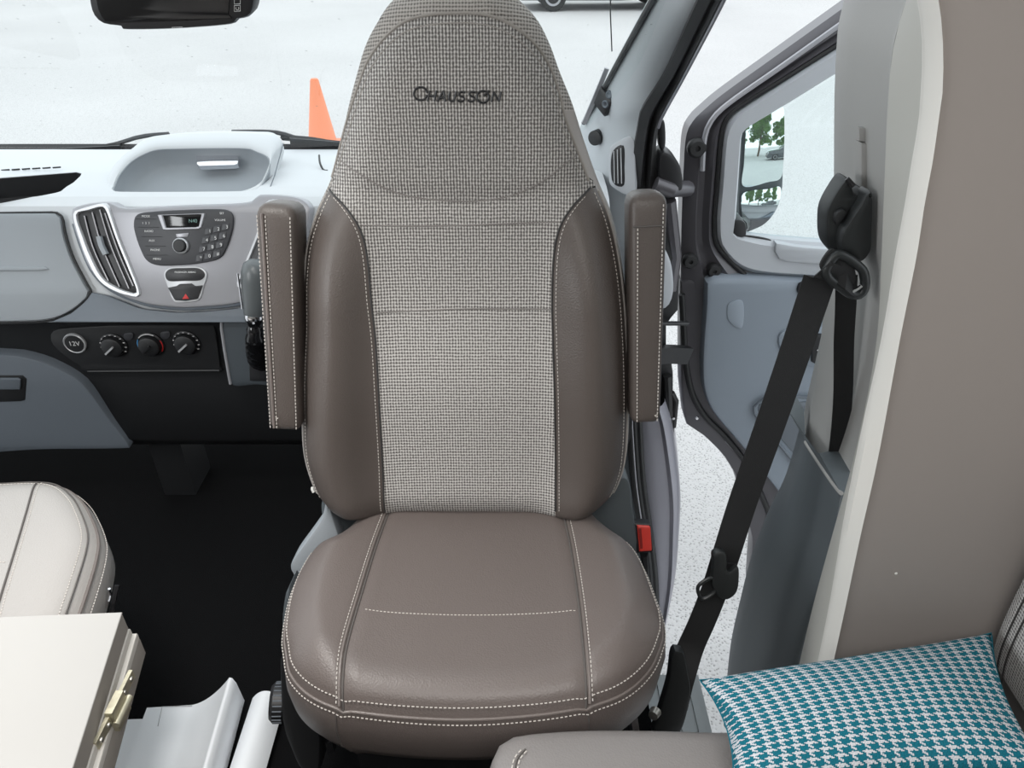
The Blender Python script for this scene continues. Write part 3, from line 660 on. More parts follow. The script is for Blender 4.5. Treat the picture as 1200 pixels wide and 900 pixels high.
for cx, cy in ((152, 392.5), (195, 391)):
    b = MB(); b.plate(spline(PL.out([(cx-5, cy-3), (cx+5, cy-4), (cx+5, cy+3), (cx, cy+5), (cx-5, cy+3)]), 20, True), PL, .008, .006, .002); b.build('heater_button', M['button'], cl)
b = MB(); b.tube([PL.w(*PL.at(104, 434), .004), PL.w(*PL.at(258, 433), .004)], .003, 6); b.build('panel_ledge', M['dash_dark'], dash)
# blue-grey knee panel with a pull
PK = leaning((0, 1.487, .35), -3)
b = MB(); b.plate(spline(PK.out([(-150, 414), (0, 414.5), (40, 420), (67, 430), (93, 445), (108, 461), (132, 494), (152, 520), (146, 524), (60, 525), (-150, 526)]), 80, True), PK, .006, .03, .004); kp = b.build('knee_panel', M['dash_blue'], dash)
b = MB(); b.plate(poly_resample(PK.out([(-60, 438), (30, 438), (33, 442), (31, 468), (-60, 471)]), 40), PK, .008, .004, .002); b.build('pull_recess', M['dash_dark'], kp)
b = MB(); b.plate(poly_resample(PK.out([(-60, 440), (27, 440), (27, 453), (-60, 453)]), 40), PK, .013, .004, .002); b.build('pull_flap', M['dash_blue'], kp)
b = MB(); b.box((-.92, 1.62, .12), (.085, .12, .34)); b.build('centre_duct', M['dash_dark'], dash)
# gear console
PGc = leaning((0, 1.44, .5), 8)
b = MB(); b.plate(spline(PGc.out([(256, 372), (268, 366), (290, 364), (340, 363), (350, 380), (350, 450), (300, 452), (271, 452), (264, 425), (259, 395)]), 60, True), PGc, .0, .06, .008); gc = b.build('gear_console', M['console'], dash)
b = MB(); b.tube(spline([PGc.w(*PGc.at(x, y), .0) for x, y in ((292, 366), (270, 369), (260, 377), (262, 402), (270, 450))], 30), .0035, 8); b.build('console_trim', M['silver'], gc)
b = MB(); b.plate(poly_resample(PGc.out([(291, 372), (324, 370), (324, 446), (293, 446)]), 40), PGc, .004, .006, .002); b.build('shift_gate', M['black'], gc)

# gear lever
gl = thing('gear_lever', aty(303, 440, 1.42), 'grey gear lever knob with chrome collar and black gaiter left of the seat', 'gear lever')
def lp(x, y, yy=1.36): return aty(x, y, yy)
ax = (lp(296, 310) - lp(300, 395)).normalized()
b = MB()
prof = [(0, .0), (.018, .001), (.021, .006), (.0235, .035), (.0285, .075), (.029, .095), (.024, .112), (.012, .120), (0, .122)]
base = lp(298, 372)
b.lathe(base, (ax + Vector((0, .25, 0))).normalized(), prof, 28); b.build('knob', M['knob_grey'], gl)
b = MB(); b.lathe(base + ax*.005, -ax, [(.019, -.006), (.021, 0), (.017, .018), (.011, .026), (0, .026)], 24); b.build('collar', M['chrome'], gl)
b = MB(); b.tube([base + ax*.02 + Vector((s*.0235, -.0, 0)) for s in (-1,)] + [base + ax*.1 + Vector((-.029, 0, 0))], .002, 6); b.build('knob_trim', M['chrome'], gl)
b = MB(); pts = [base - ax*.02, base - ax*.05, base - ax*.09 + Vector((0, .03, 0)), base - ax*.125 + Vector((0, .06, 0))]
b.tube(spline(pts, 16), [.014 + .0016*k + .002*math.sin(k*2.2) for k in range(16)], 14); b.build('gaiter', M['black_gloss'], gl)

# cowl, wipers
b = MB(); b.grid([[(x, 2.02, .80), (x, 2.06, .825), (x, 2.11, .79)] for x in (XL, -1, 0, .3)]); struct(b.build('trim_8', M['black']))
def wiper(pts, bl, lab):
    t = thing('wiper', pts[0], lab, 'wiper')
    b = MB(); b.tube(spline(pts, 20), .006, 6); b.build('wiper_arm', M['black'], t)
    b = MB(); b.ribbon(spline(bl, 14), (0, -.6, .5), .016, .010); b.build('wiper_blade', M['rubber'], t)
    return t
wiper([aty(-40, 190, 2.06), aty(60, 177, 2.06), aty(125, 171, 2.06), aty(165, 160, 2.05), aty(198, 157, 2.05)],
      [aty(-60, 186, 2.03), aty(20, 184, 2.03), aty(90, 178, 2.03), aty(142, 171, 2.04)], 'long black wiper along the left base of the windscreen')
wiper([aty(272, 154.5, 2.05), aty(322, 155, 2.05), aty(352, 163, 2.06), aty(380, 168, 2.06), aty(440, 170, 2.06)],
      [aty(330, 161, 2.06), aty(366, 164, 2.05), aty(392, 168, 2.04), aty(450, 172, 2.04)], 'black wiper right of the dashboard tray behind the headrest')
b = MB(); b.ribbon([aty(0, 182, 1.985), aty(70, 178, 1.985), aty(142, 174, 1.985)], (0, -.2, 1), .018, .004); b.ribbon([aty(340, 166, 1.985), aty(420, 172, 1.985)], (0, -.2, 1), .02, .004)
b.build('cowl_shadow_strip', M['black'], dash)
for k in range(6):
    b = MB(); x = 2 + k*12; b.tube([aty(x, 199.5 - k*.6, 1.735), aty(x + 9, 198.8 - k*.6, 1.735)], .002, 5); b.build('demist_slot', M['dash_dark'], dash)

# rear-view mirror at the top
PM = leaning(aty(200, 10, 1.27), -8)
rv = thing('rear_view_mirror', aty(200, -30, 1.33), 'wide black rear-view mirror hanging at the top left of the windscreen', 'mirror')
b = MB(); ro = spline(PM.out([(101, -30), (103, 0), (108, 18), (120, 29), (140, 32), (145, 36), (205, 35), (268, 30), (277, 24), (290, 21), (297, 10), (299, -30), (285, -52), (115, -52)]), 80, True)
b.plate(ro, PM, 0, .035, .008); b.build('mirror_housing', M['black'], rv)
b = MB(); b.plate(spline(PM.out([(112, -28), (114, 5), (122, 22), (140, 27), (262, 22), (268, 15), (270, -28), (260, -42), (122, -42)]), 60, True), PM, .0015, .002, .0008); b.build('mirror_screen', M['black_gloss'], rv)
for yy in (1, 9.5):
    b = MB(); e = PM.out([(275, yy-3.4), (282, yy-3.8), (282, yy+3), (275, yy+3.4)]); b.tube([PM.w(*p, .002) for p in e], .0005, 4, closed=True); b.build('button_outline', M['white_print'], rv)
b = MB(); b.tube([PM.w(*PM.at(278.5 + 1.8*math.sin(t), 9.4 - 1.8*math.cos(t)), .002) for t in [.6 + k*.4 for k in range(13)]], .0004, 4); b.build('power_symbol', M['white_print'], rv)
b = MB(); b.dashes([PM.w(*PM.at(202, 31.8), .002), PM.w(*PM.at(215, 31.2), .002)], .0006, .0016, .001); b.build('brand_print', M['white_print'], rv, kind='stuff')
b = MB(); b.tube([aty(200, -20, 1.3), aty(200, -60, 1.28)], .015, 10); b.build('mirror_stem', M['black'], rv)

# ------------------------------------------------------------------ the swivelled seat
seat = thing('swivel_seat', (-.06, .8, 0), 'tall taupe leather and grey woven cab seat with armrests, facing the viewer', 'seat')
PBk = leaning((-.06, .965, .50), 13)
SL = [(560, -26), (500, -20), (480, -11), (460, 0), (444, 21), (429, 50), (419, 83), (409, 121), (399, 167), (388, 208), (371, 246), (360, 283), (356, 325), (356, 375), (354, 430), (354, 480), (356, 521), (363, 550), (374, 575), (392, 592), (415, 600)]
SR = [(560, -26), (585, -20), (597, -12), (610, 0), (629, 21), (644, 50), (656, 83), (671, 121), (684, 162), (700, 208), (717, 250), (727, 292), (733, 335), (736, 375), (738, 425), (738, 480), (736, 521), (731, 548), (719, 574), (700, 592), (680, 600)]
QL = [(548, 15), (505, 17), (475, 25), (455, 40), (441, 56), (429, 76), (421, 98), (411, 128), (403, 155), (395, 186), (389, 208)]
QR = [(548, 15), (572, 18), (592, 25), (612, 38), (629, 54), (640, 70), (648, 87), (656, 112), (663, 140), (676, 175), (690, 212)]
PLft = [(386, 222), (404, 242), (421, 267), (430, 300), (435, 354), (440, 400), (444, 467), (448, 540), (451, 599)]
PRgt = [(692, 220), (671, 242), (656, 267), (649, 300), (647, 354), (648, 400), (650, 467), (651, 540), (651, 599)]
sl = spline(PBk.out(SL), 160); sr = spline(PBk.out(SR), 160)
bmax, bmin = sl[0].y, min(sl[-1].y, sr[-1].y)
def interp(curve, b):     # curve sorted from top (large b) to bottom
    if b >= curve[0].y: return curve[0].x
    for i in range(len(curve)-1):
        if curve[i].y >= b >= curve[i+1].y:
            d = curve[i].y - curve[i+1].y
            return curve[i].x if d < 1e-9 else curve[i].lerp(curve[i+1], (curve[i].y - b)/d).x
    return curve[-1].x
outline = sl + sr[::-1]
def edge_d(a, b, poly):
    best = 9; p = Vector((a, b))
    for i in range(len(poly)-1):
        q0, q1 = poly[i], poly[i+1]; e = q1 - q0; L2 = e.length_squared
        t = 0 if L2 < 1e-12 else max(0, min(1, (p-q0).dot(e)/L2)); best = min(best, (p - q0 - e*t).length)
    return best
out_c = outline
def sstep(x, a, b): t = max(0, min(1, (x-a)/(b-a))); return t*t*(3-2*t)
b230 = PBk.at(545, 235, .06)[1]; b360 = PBk.at(545, 362, .06)[1]
def hb(a, b):
    d = edge_d(a, b, out_c); t = min(1, d/.065); h = .078*math.sqrt(max(0, 1-(1-t)**2)) - .012
    l, r = interp(sl, b), interp(sr, b); wd = max(.02, r-l); u = (2*a - l - r)/wd
    lowf = 1 - sstep(b, b230 - .16, b230 + .03)
    h += .030*lowf*math.exp(-((abs(u)-.74)/.17)**2)*min(1, d/.03)
    h -= .010*(1-u*u)*lowf
    h += .016*math.exp(-((b-(b230+.16))/.10)**2)*max(0, 1-u*u)            # head pad
    h -= .006*math.exp(-((b-b230-.03*u*u)/.016)**2)*max(0, 1-(u/.95)**4)   # valley of the neck seam
    h += .008*math.exp(-((b-(b360-.13))/.10)**2)*max(0, 1-u*u)             # lumbar fullness
    return h
def surf(px, py, hf=hb, pl=PBk):
    h = .05
    for _ in range(5): a, b = pl.at(px, py, h); h = hf(a, b)
    return Vector((a, b))
def on(p, lift=0, hf=hb, pl=PBk): return pl.w(p[0], p[1], hf(p[0], p[1]) + lift)
ql = spline([surf(*p) for p in QL], 90); qr = spline([surf(*p) for p in QR], 90)
pL = spline([surf(*p) for p in PLft], 90); pR = spline([surf(*p) for p in PRgt], 90)
qtop = ql[0].y; qbL, qbR = ql[-1].y, qr[-1].y; ptL, ptR = pL[0].y, pR[0].y
def QLx(b): return interp(sl, b) + .010 if b < qbL else interp(ql, b)
def QRx(b): return interp(sr, b) - .010 if b < qbR else interp(qr, b)
def PLx(b): return interp(pL, b) if b < ptL else QLx(b)
def PRx(b): return interp(pR, b) if b < ptR else QRx(b)
nb = 130
def bands(f0, f1, b0, b1, nu, n=nb):
    g = []; uv = []
    for i in range(n+1):
        s = i/n; bb = b1 + (b0-b1)*s; x0, x1 = f0(bb), f1(bb)
        if x1 < x0: x0 = x1 = (x0+x1)/2
        rr = [(x0 + (x1-x0)*j/nu, bb) for j in range(nu+1)]
        g.append([on(p) for p in rr]); uv.append(rr)
    return g, uv
bl_ = bmin + .001
g, uv = bands(PLx, PRx, bl_, qtop - .0005, 44)
b = MB(); b.grid(g, uv); back = b.build('backrest', M['fabric'], seat, ang=180, label='grey woven centre panel')
for f0, f1, pt in ((QLx, PLx, ptL), (PRx, QRx, ptR)):
    g, uv = bands(f0, f1, bl_, pt - .0005, 16, 90); b = MB(); b.grid(g); b.build('side_bolster', M['taupe_dark'], back, ang=180, label='dark taupe leather bolster')
for side, S_, Qf in ((0, sl, QLx), (1, sr, QRx)):
    def f0(bb): return interp(sl, bb) + .0002 if side == 0 else Qf(bb)
    def f1(bb): return Qf(bb) if side == 0 else interp(sr, bb) - .0002
    bm_ = PBk.at(670, 130, .04)[1]
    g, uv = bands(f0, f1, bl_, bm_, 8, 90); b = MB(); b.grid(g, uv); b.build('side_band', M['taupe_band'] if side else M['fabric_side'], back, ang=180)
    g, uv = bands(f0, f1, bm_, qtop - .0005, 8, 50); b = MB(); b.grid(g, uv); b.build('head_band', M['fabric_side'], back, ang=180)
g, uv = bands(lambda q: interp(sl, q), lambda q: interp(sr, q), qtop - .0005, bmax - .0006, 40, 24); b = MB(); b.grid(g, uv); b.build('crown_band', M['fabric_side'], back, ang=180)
# rear shell
rows = []
for i in range(61):
    bb = bl_ + (bmax - .0006 - bl_)*i/60; l, r = interp(sl, bb), interp(sr, bb); row = []
    for j in range(25):
        a = l + (r-l)*j/24; d = edge_d(a, bb, out_c); t = min(1, d/.05); row.append(PBk.w(a, bb, -.012 - .055*math.sqrt(max(0, 1-(1-t)**2))))
    rows.append(row)
b = MB(); b.grid(rows); b.build('rear_shell', M['taupe_dark'], back, ang=180)
# seams, piping and stitching of the backrest
def path(curve, f, lift): return [on((p.x + f, p.y), lift) for p in curve]
def seam_line(pts, n=60): return spline([surf(*p) for p in pts], n)
s1 = seam_line([(396, 184), (420, 203), (450, 220), (480, 230), (520, 235), (560, 235.5), (600, 229), (635, 213), (662, 192), (678, 180)])
s2 = seam_line([(424, 264), (480, 265), (545, 264), (600, 262), (655, 260)])
s3_ = seam_line([(441, 367), (490, 364), (545, 362), (600, 362), (647, 363)])
b = MB()
for s_ in (s1, s2, s3_): b.tube([on(p, .0004) for p in s_], .0009, 6)
b.build('cross_seam', M['cross'], back, kind='stuff')
b = MB(); qfull = ql[::-1] + qr[1:]
b.tube([on(p, .0004) for p in qfull], .0022, 6); b.tube([on((p.x*.975 + .0, p.y - .012), .0) for p in qfull[8:-8]], .0008, 5)
b.build('crown_piping', M['crown'], back)
for cv, sgn in ((pL, -1), (pR, 1)):
    b = MB(); b.tube([on(p, .0002) for p in cv], .0016, 6); b.build('bolster_piping', M['thread_dark'], back)
    b = MB(); b.dashes([on((p.x + sgn*.0055, p.y), .0006) for p in cv[3:]], .0006); b.build('bolster_stitching', M['stitch'], back, kind='stuff')
for S_, f_, sg in ((sl, QLx, 1), (sr, QRx, -1)):
    pt = ptL if sg == 1 else ptR
    cv = [Vector((f_(bb), bb)) for bb in [bl_ + .05 + (pt - bl_ - .055)*k/80 for k in range(81)]]
    b = MB(); b.tube([on((p.x - sg*.002, p.y), .0006) for p in cv], .0018, 6); b.build('edge_piping', M['taupe_pale_lit'], back)
    b = MB(); b.dashes([on((p.x + sg*.006, p.y), .0006) for p in cv], .0007); b.build('edge_stitching', M['stitch'], back, kind='stuff')
# embroidered lettering
def Z(x, y): return (470 + x/8.571, 80 + y/8.571)
def arc(cx, cy, r, a0, a1, n=22): return [Z(cx + r*math.cos(R(a0 + (a1-a0)*k/n)), cy - r*math.sin(R(a0 + (a1-a0)*k/n))) for k in range(n+1)]
letters = {
 'C': [arc(197, 255, 66, 8, 345)],
 'H': [[Z(290, 224), Z(268, 332)], [Z(357, 224), Z(336, 332)], [Z(252, 276), Z(350, 280)]],
 'A': [[Z(364, 334), Z(428, 226), Z(446, 334)], [Z(390, 296), Z(440, 296)]],
 'U': [spline([Z(492, 234), Z(482, 292), Z(490, 322), Z(512, 332), Z(535, 318), Z(556, 234)], 16)],
 'S': [spline([Z(648, 246), Z(610, 236), Z(580, 252), Z(592, 276), (Z(628, 292)), Z(632, 318), Z(605, 334), Z(566, 324)], 20)],
 'S.': [spline([Z(752, 246), Z(715, 236), Z(685, 252), Z(697, 276), (Z(733, 292)), Z(737, 318), Z(710, 334), Z(672, 324)], 20)],
 'O': [arc(822, 287, 60, 0, 360), [Z(828, 278), Z(886, 224)]],
 'N': [[Z(908, 338), Z(930, 236), Z(985, 335), Z(1005, 236)]]}
for k, strokes in letters.items():
    b = MB()
    for s_ in strokes: b.tube([on(surf(p[0], p[1]), .0014) for p in poly_resample(s_, 34, False)], .00145, 6)
    b.build('letter', M['black'], back)

# cushion
vdir = (0, .396, -.025); PCu = Plane((-.06, .564, .512), (1, 0, 0), vdir)
FR = [(336, 765), (340, 787), (354, 806), (375, 820), (402, 830), (467, 836), (550, 838), (633, 834), (687, 827), (721, 816), (746, 800), (765, 777), (776, 747)]
LE = [(336, 765), (334, 743), (341, 702), (353, 672), (371, 647), (396, 635), (412, 622), (425, 604)]
RI = [(776, 747), (775, 727), (765, 697), (752, 664), (737, 643), (717, 629), (700, 614), (688, 598)]
IL = [(402, 830), (410, 777), (427, 714), (444, 656), (462, 604)]
IR = [(687, 827), (683, 789), (677, 727), (667, 656), (655, 600)]
def cpts(P, n): return spline(PCu.out(P, .003), n)
frL = cpts(FR[:5], 20); frC = cpts(FR[4:9], 30); frR = cpts(FR[8:], 20)
le = cpts(LE, 50); ri = cpts(RI, 50); il = cpts(IL, 50); ir = cpts(IR, 50)
def extend(c, d=.06): return c + [c[-1] + Vector((0, d))]
def coons(bot, topc, lef, rig):
    n, m = len(bot), len(lef); g = []
    for j in range(m):
        v = j/(m-1); row = []
        for i in range(n):
            u = i/(n-1)
            row.append(bot[i]*(1-v) + topc[i]*v + lef[j]*(1-u) + rig[j]*u - (bot[0]*(1-u)*(1-v) + bot[-1]*u*(1-v) + topc[0]*(1-u)*v + topc[-1]*u*v))
        g.append(row)
    return g
def line(p, q, n): return [p.lerp(q, k/(n-1)) for k in range(n)]
cush_out = ([q for q in le[::-1]] + frL[1:] + frC[1:] + frR[1:] + ri[1:])
co2 = cush_out
def hc(a, b):
    d = edge_d(a, b, co2); t = min(1, d/.05); h = .034*math.sqrt(max(0, 1-(1-t)**2)) + .002
    u = a/.25; h += .016*math.exp(-((abs(u)-.86)/.22)**2)*t; h -= .006*math.exp(-(u/.5)**2)
    for cv, in ((il,), (ir,)):
        x = interp_b(cv, b); h -= .004*math.exp(-((a-x)/.006)**2)
    return h
def interp_b(cv, b):     # curve sorted from front (small b) to rear
    if b <= cv[0].y: return cv[0].x
    for i in range(len(cv)-1):
        if cv[i].y <= b <= cv[i+1].y: return cv[i].lerp(cv[i+1], (b-cv[i].y)/max(1e-9, cv[i+1].y-cv[i].y)).x
    return cv[-1].x
def csurf(x, y): return surf(x, y, hc, PCu)
def con(p, lift=0): return PCu.w(p[0], p[1], hc(p[0], p[1]) + lift)
def patch(bot, lef, rig):
    return coons(bot, line(lef[-1], rig[-1], len(bot)), lef, rig)
rear = .07
cu = None
for nm, bot, lef, rig, m in (('cushion', frC, il, ir, 'taupe'), ('side_panel', frL, le, il, 'taupe'), ('side_panel', frR, ir, ri, 'taupe')):
    g = patch(bot, lef, rig); b = MB(); b.grid([[con(p) for p in r_] for r_ in g] + ([[con(p) + Vector((0, .08, -.03)) for p in g[-1]]]))
    o = b.build(nm, M[m], seat if cu is None else cu, ang=180)
    if cu is None: cu = o
# front and side skirt
rimc = le[:30][::-1] + frL[1:] + frC[1:] + frR[1:] + ri[1:32]
rim3 = [con(p) for p in rimc]; cen3 = PCu.w(0, .19, 0); rows = [[], [], [], [], [], []]
for p in rim3:
    d = (cen3 - p); d.z = 0; d.normalize()
    for k, (ins, dz) in enumerate(((0, 0), (-.006, -.012), (-.009, -.040), (-.006, -.075), (.006, -.104), (.026, -.116))): rows[k].append(p + d*ins + Vector((0, 0, dz)))
b = MB(); b.grid(rows); sk = b.build('front_skirt', M['taupe'], cu, ang=180)
b = MB(); b.tube([p + Vector((0, -.001, -.001)) for p in rim3], .0024, 8); b.build('rim_piping', M['piping'], cu)
def inwards(c, d):
    ce = Vector((0, .19)); return [p + (ce-p).normalized()*d for p in c]
b = MB(); b.dashes([con(p, .0006) for p in inwards(rimc, .0045)], .0008); b.dashes([p + (p-cen3).normalized()*.0052 + Vector((0, 0, -.0066)) for p in rim3], .0008)
b.build('rim_stitching', M['stitch'], cu, kind='stuff')
for cv, sg in ((il, -1), (ir, 1)):
    b = MB(); b.tube([con(p, .0008) for p in cv], .0017, 6); b.build('panel_seam', M['seam'], cu)
    b = MB(); b.tube([con((p.x + sg*.0045, p.y), .0002) for p in cv], .0022, 6); b.build('panel_piping', M['piping'], cu)
    b = MB(); b.dashes([con((p.x + sg*.008, p.y), .0006) for p in cv], .0007); b.build('panel_stitching', M['stitch'], cu, kind='stuff')
b = MB(); cs = spline([csurf(*p) for p in ((428, 714), (470, 718.5), (550, 721), (620, 719.5), (676, 716))], 40); b.dashes([con(p, .0004) for p in cs], .0007, .0046, .0006); b.build('cross_stitching', M['stitch'], cu, kind='stuff')
for x in (398, 686):
    b = MB(); q = min(range(len(rim3)), key=lambda i: (rim3[i] - PCu.w(*PCu.at(x, 832))).length); b.tube([Vector(rows[k][q]) + Vector((0, -.0005, 0)) for k in range(5)], .001, 5); b.build('skirt_seam', M['seam'], cu)
# pan, pedestal and covers
b = MB(); b.loft([[(-.29, .62, .40), (.17, .62, .40), (.17, 1.04, .38), (-.29, 1.04, .38)], [(-.27, .66, .36), (.15, .66, .36), (.15, 1.02, .33), (-.27, 1.02, .33)]], True, True); b.build('seat_pan', M['dash_dark'], seat, smooth=False)
b = MB(); b.loft([[(-.25, .68, .36), (.13, .68, .36), (.13, 1.0, .36), (-.25, 1.0, .36)], [(-.25, .68, 0), (.13, .68, 0), (.13, 1.02, 0), (-.25, 1.02, 0)]], True, True); b.build('pedestal', M['dash_dark'], seat, smooth=False)
b = MB(); b.box((-.262, .82, .36), (.010, .42, .03)); b.build('slide_rail', M['chrome'], seat, smooth=False); b = MB(); b.box((.185, .74, .33), (.010, .36, .03)); b.build('slide_rail', M['chrome'], seat, smooth=False)
PSd = Plane((-.325, .8, .45), (.25, -1, 0), (0, .08, 1))
def side_plate(pts, y, th, m, nm, bev=.006, lab=None):
    pl = leaning((0, y, .45), 12); b = MB(); b.plate(spline(pl.out(pts), 60, True), pl, 0, th, bev); return b.build(nm, M[m], seat, label=lab)
side_plate([(384, 578), (388, 600), (398, 640), (380, 665), (356, 690), (342, 672), (340, 664), (346, 652), (362, 630), (376, 609), (381, 590)], .95, .04, 'dash_mid', 'recliner_cover', lab='pale grey plastic recliner cover')
side_plate([(380, 585), (430, 592), (440, 640), (400, 650), (374, 645), (378, 620)], .985, .05, 'slate', 'hinge_sock')
side_plate([(690, 580), (733, 560), (742, 600), (748, 640), (752, 670), (720, 650), (690, 620)], .985, .05, 'slate', 'hinge_sock')
side_plate([(338, 690), (330, 730), (334, 790), (345, 840), (358, 870), (375, 880), (368, 800), (352, 730)], .80, .05, 'slate', 'side_cover')
side_plate([(330, 770), (328, 800), (331, 850), (341, 880), (352, 902), (372, 915), (372, 840), (350, 790)], .72, .06, 'dash_dark', 'lower_cover')
kc = aty(327, 823, .73)
b = MB(); b.lathe(kc, (-1, -.12, .15), [(0, .014), (.026, .013), (.031, .008), (.031, -.008), (.02, -.01)], 30); kn = b.build('recline_knob', M['black'], seat)
b = MB()
for k in range(24):
    an = 2*math.pi*k/24; axk = Vector((-1, -.12, .15)).normalized(); x_ = axk.orthogonal().normalized(); y_ = axk.cross(x_); c = kc + (x_*math.cos(an) + y_*math.sin(an))*.0312
    b.tube([c - axk*.007, c + axk*.007], .0012, 4)
b.build('knob_ridge', M['dash_blue'], kn, kind='stuff')
b = MB(); b.tube(spline([aty(372, 574, .99), aty(366, 572, .985), aty(368, 577, .98)], 8), .003, 6); b.build('recline_lever', M['cream'], seat)
# armrests
def armrest(top, bot, wd, dp, seams):
    t3 = PBk.w(*PBk.at(*top, .035), .035); b3 = PBk.w(*PBk.at(*bot, .035), .035); ax = (t3-b3); L = ax.length; ax.normalize()
    wv = Vector((1, 0, 0)); wv = (wv - ax*wv.dot(ax)).normalized(); dv = ax.cross(wv)
    if dv.dot(PBk.n) < 0: dv = -dv
    rings = []; n = 28
    def ring(s, k):
        ww = wd/2*(.86 + .14*s/L) if True else wd/2; c = b3 + ax*s; out = []
        for i in range(n):
            an = 2*math.pi*i/n; cx, sx = math.cos(an), math.sin(an); e = .38
            out.append(c + wv*(math.copysign(abs(cx)**e, cx)*(ww - k)) + dv*(math.copysign(abs(sx)**e, sx)*(dp/2 - k)))
        return out
    prof = [(0.0, .012), (.003, .004), (.008, .001), (.014, 0)] + [(.014 + (L-.034)*i/16, 0) for i in range(1, 17)] + [(L-.013, .001), (L-.007, .0035), (L-.002, .009), (L, .016)]
    b = MB(); b.loft([ring(s, k) for s, k in prof], True, True); ar = b.build('armrest', M['taupe_dark'], seat, ang=60)
    def fp(x, s, l=.0008): return b3 + ax*s + wv*x*(.86 + .14*s/L) + dv*(dp/2 + l)
    for x, kind in seams:
        pts = [fp(x*wd, .006 + (L-.02 - (.032 if kind == 's2' else 0))*k/40) for k in range(41)]
        if kind[0] == 's': b = MB(); b.dashes(pts, .0008); b.build('stitching', M['stitch'], ar, kind='stuff')
        else: b = MB(); b.tube(pts, .0022, 6); b.build('piping', M['piping'], ar)
    return ar, fp, L
ar, fp, L = armrest((330, 236), (341, 495), .0585, .075, [(-.42, 's'), (-.30, 'p'), (-.22, 's'), (.38, 's')])
ar2, fp2, L2 = armrest((756, 223), (752.5, 487), .055, .075, [(-.30, 's2'), (.36, 's')])
b = MB(); b.tube([fp2(-.0235, L2-.046), fp2(0, L2-.046), fp2(.0235, L2-.046)], .0012, 6); b.build('cap_seam', M['seam'], ar2)
for q, xx in ((ar, -.27), (ar2, .19)):
    b = MB(); b.tube([PBk.w(xx, .30, -.02), PBk.w(xx + (-.04 if xx < 0 else .05), .30, -.01)], .02, 12); b.build('armrest_pivot', M['black'], q)
# loose thread tips
for (x, y, fx) in ((326, 490, -1), (767, 487, 1)):
    b = MB()
    for k in range(3): p = PBk.w(*PBk.at(x, y, .075), .075); b.tube([p, p + Vector((fx*.004, -.001, -.003 + .003*k))], .0004, 4)
    b.build('thread_end', M['stitch'], seat, kind='stuff')
# buckle
bkp = aty(754, 630, .98)
b = MB(); b.tube(spline([aty(756, 760, .95), aty(755, 690, .97), aty(753, 650, .98)], 8), .010, 8); b.build('buckle_stalk', M['black'], seat)
PBu = leaning(bkp, 25)
b = MB(); b.plate(poly_resample(PBu.out([(742, 613), (763, 614), (766, 648), (746, 649)]), 32), PBu, 0, .028, .004); bu = b.build('buckle', M['black'], seat)
b = MB(); b.plate(poly_resample(PBu.out([(746, 615), (762, 616), (764, 645), (749, 646)]), 32), PBu, .004, .01, .003); b.build('release_button', M['red'], bu, label='red release button')
b = MB(); b.plate(poly_resample(PBu.out([(747.5, 618), (751, 618), (753, 642), (750, 643)]), 16), PBu, .0044, .002, .0004); b.build('tongue_slot', mat('dark_red', (.25, .015, .012), .5), bu)

# ------------------------------------------------------------------ passenger seat corner
ps = thing('passenger_seat', (-.85, .9, 0), 'taupe leather seat cushion corner, lightened for windscreen glare, behind the folding table', 'seat')
PP2 = Plane((-.9, .9, .50), (1, 0, 0), (0, 1, 0))
po = spline([Vector(PP2.at(*p)) for p in ((-190, 590), (-100, 577), (0, 572.5), (50, 570.5), (76, 574), (95, 588), (107, 608), (115, 632), (113, 655), (103, 690), (90, 728), (72, 775), (40, 800))], 70)
po_c = po + [Vector((po[0].x, po[-1].y)), po[0]]
pin = spline([Vector(PP2.at(*p)) for p in ((50, 570.5), (40, 610), (26, 660), (10, 715), (-8, 780))], 40)
po_d = po_c
def hp_(a, b):
    d = edge_d(a, b, po_d[:-4]); t = min(1, d/.05); h = .03*math.sqrt(max(0, 1-(1-t)**2))
    return h
def pon(p, l=0): return PP2.w(p[0], p[1], hp_(p[0], p[1]) + l)
b = MB(); rows = []
ymax = max(p.y for p in po); ymin = po[-1].y
outs = [p for p in po]
cm = Vector((sum(p.x for p in po)/70 - .05, (ymax+ymin)/2 - .05))
ringf = list(po) + [po[-1].lerp(po_c[-2], k/12) for k in range(1, 13)] + [po_c[-2].lerp(po[0], k/12) for k in range(1, 12)]
rows = [[pon(cm.lerp(p, k/18)) for p in ringf] for k in range(19)]
rows[0] = [pon(cm)]*len(ringf)
b.loft(rows)
pc = b.build('cushion', M['taupe_pale_lit'], ps, ang=180)
r3 = [pon(p) for p in po]; cc_ = PP2.w(cm.x, cm.y, 0); rows = [[], [], [], []]
for p in r3:
    d = (p-cc_); d.z = 0; d.normalize()
    for k, (o_, dz) in enumerate(((0, 0), (.008, -.02), (.009, -.06), (-.01, -.10))): rows[k].append(p + d*o_ + Vector((0, 0, dz)))
b = MB(); b.grid(rows); b.build('skirt', M['taupe_pale_lit'], pc, ang=180)
b = MB(); b.tube(r3, .003, 8); b.build('rim_piping', M['piping'], pc)
ins = [p + (cm-p).normalized()*.010 for p in po]; ins2 = [p + (cm-p).normalized()*.018 for p in po]
b = MB(); b.tube([pon(p, .0012) for p in ins], .0013, 5); b.build('rim_seam', M['seam'], pc)
b = MB(); b.dashes([pon(p, .0006) for p in ins2], .0008); b.dashes([p + (p-cc_).normalized()*.009 + Vector((0, 0, -.014)) for p in r3], .0008); b.build('rim_stitching', M['stitch'], pc, kind='stuff')
b = MB(); b.tube([pon(p, .001) for p in pin], .0018, 6); b.build('panel_seam', M['seam'], pc)
b = MB(); b.dashes([pon((p.x + .007, p.y), .0006) for p in pin], .0007); b.build('panel_stitching', M['stitch'], pc, kind='stuff')
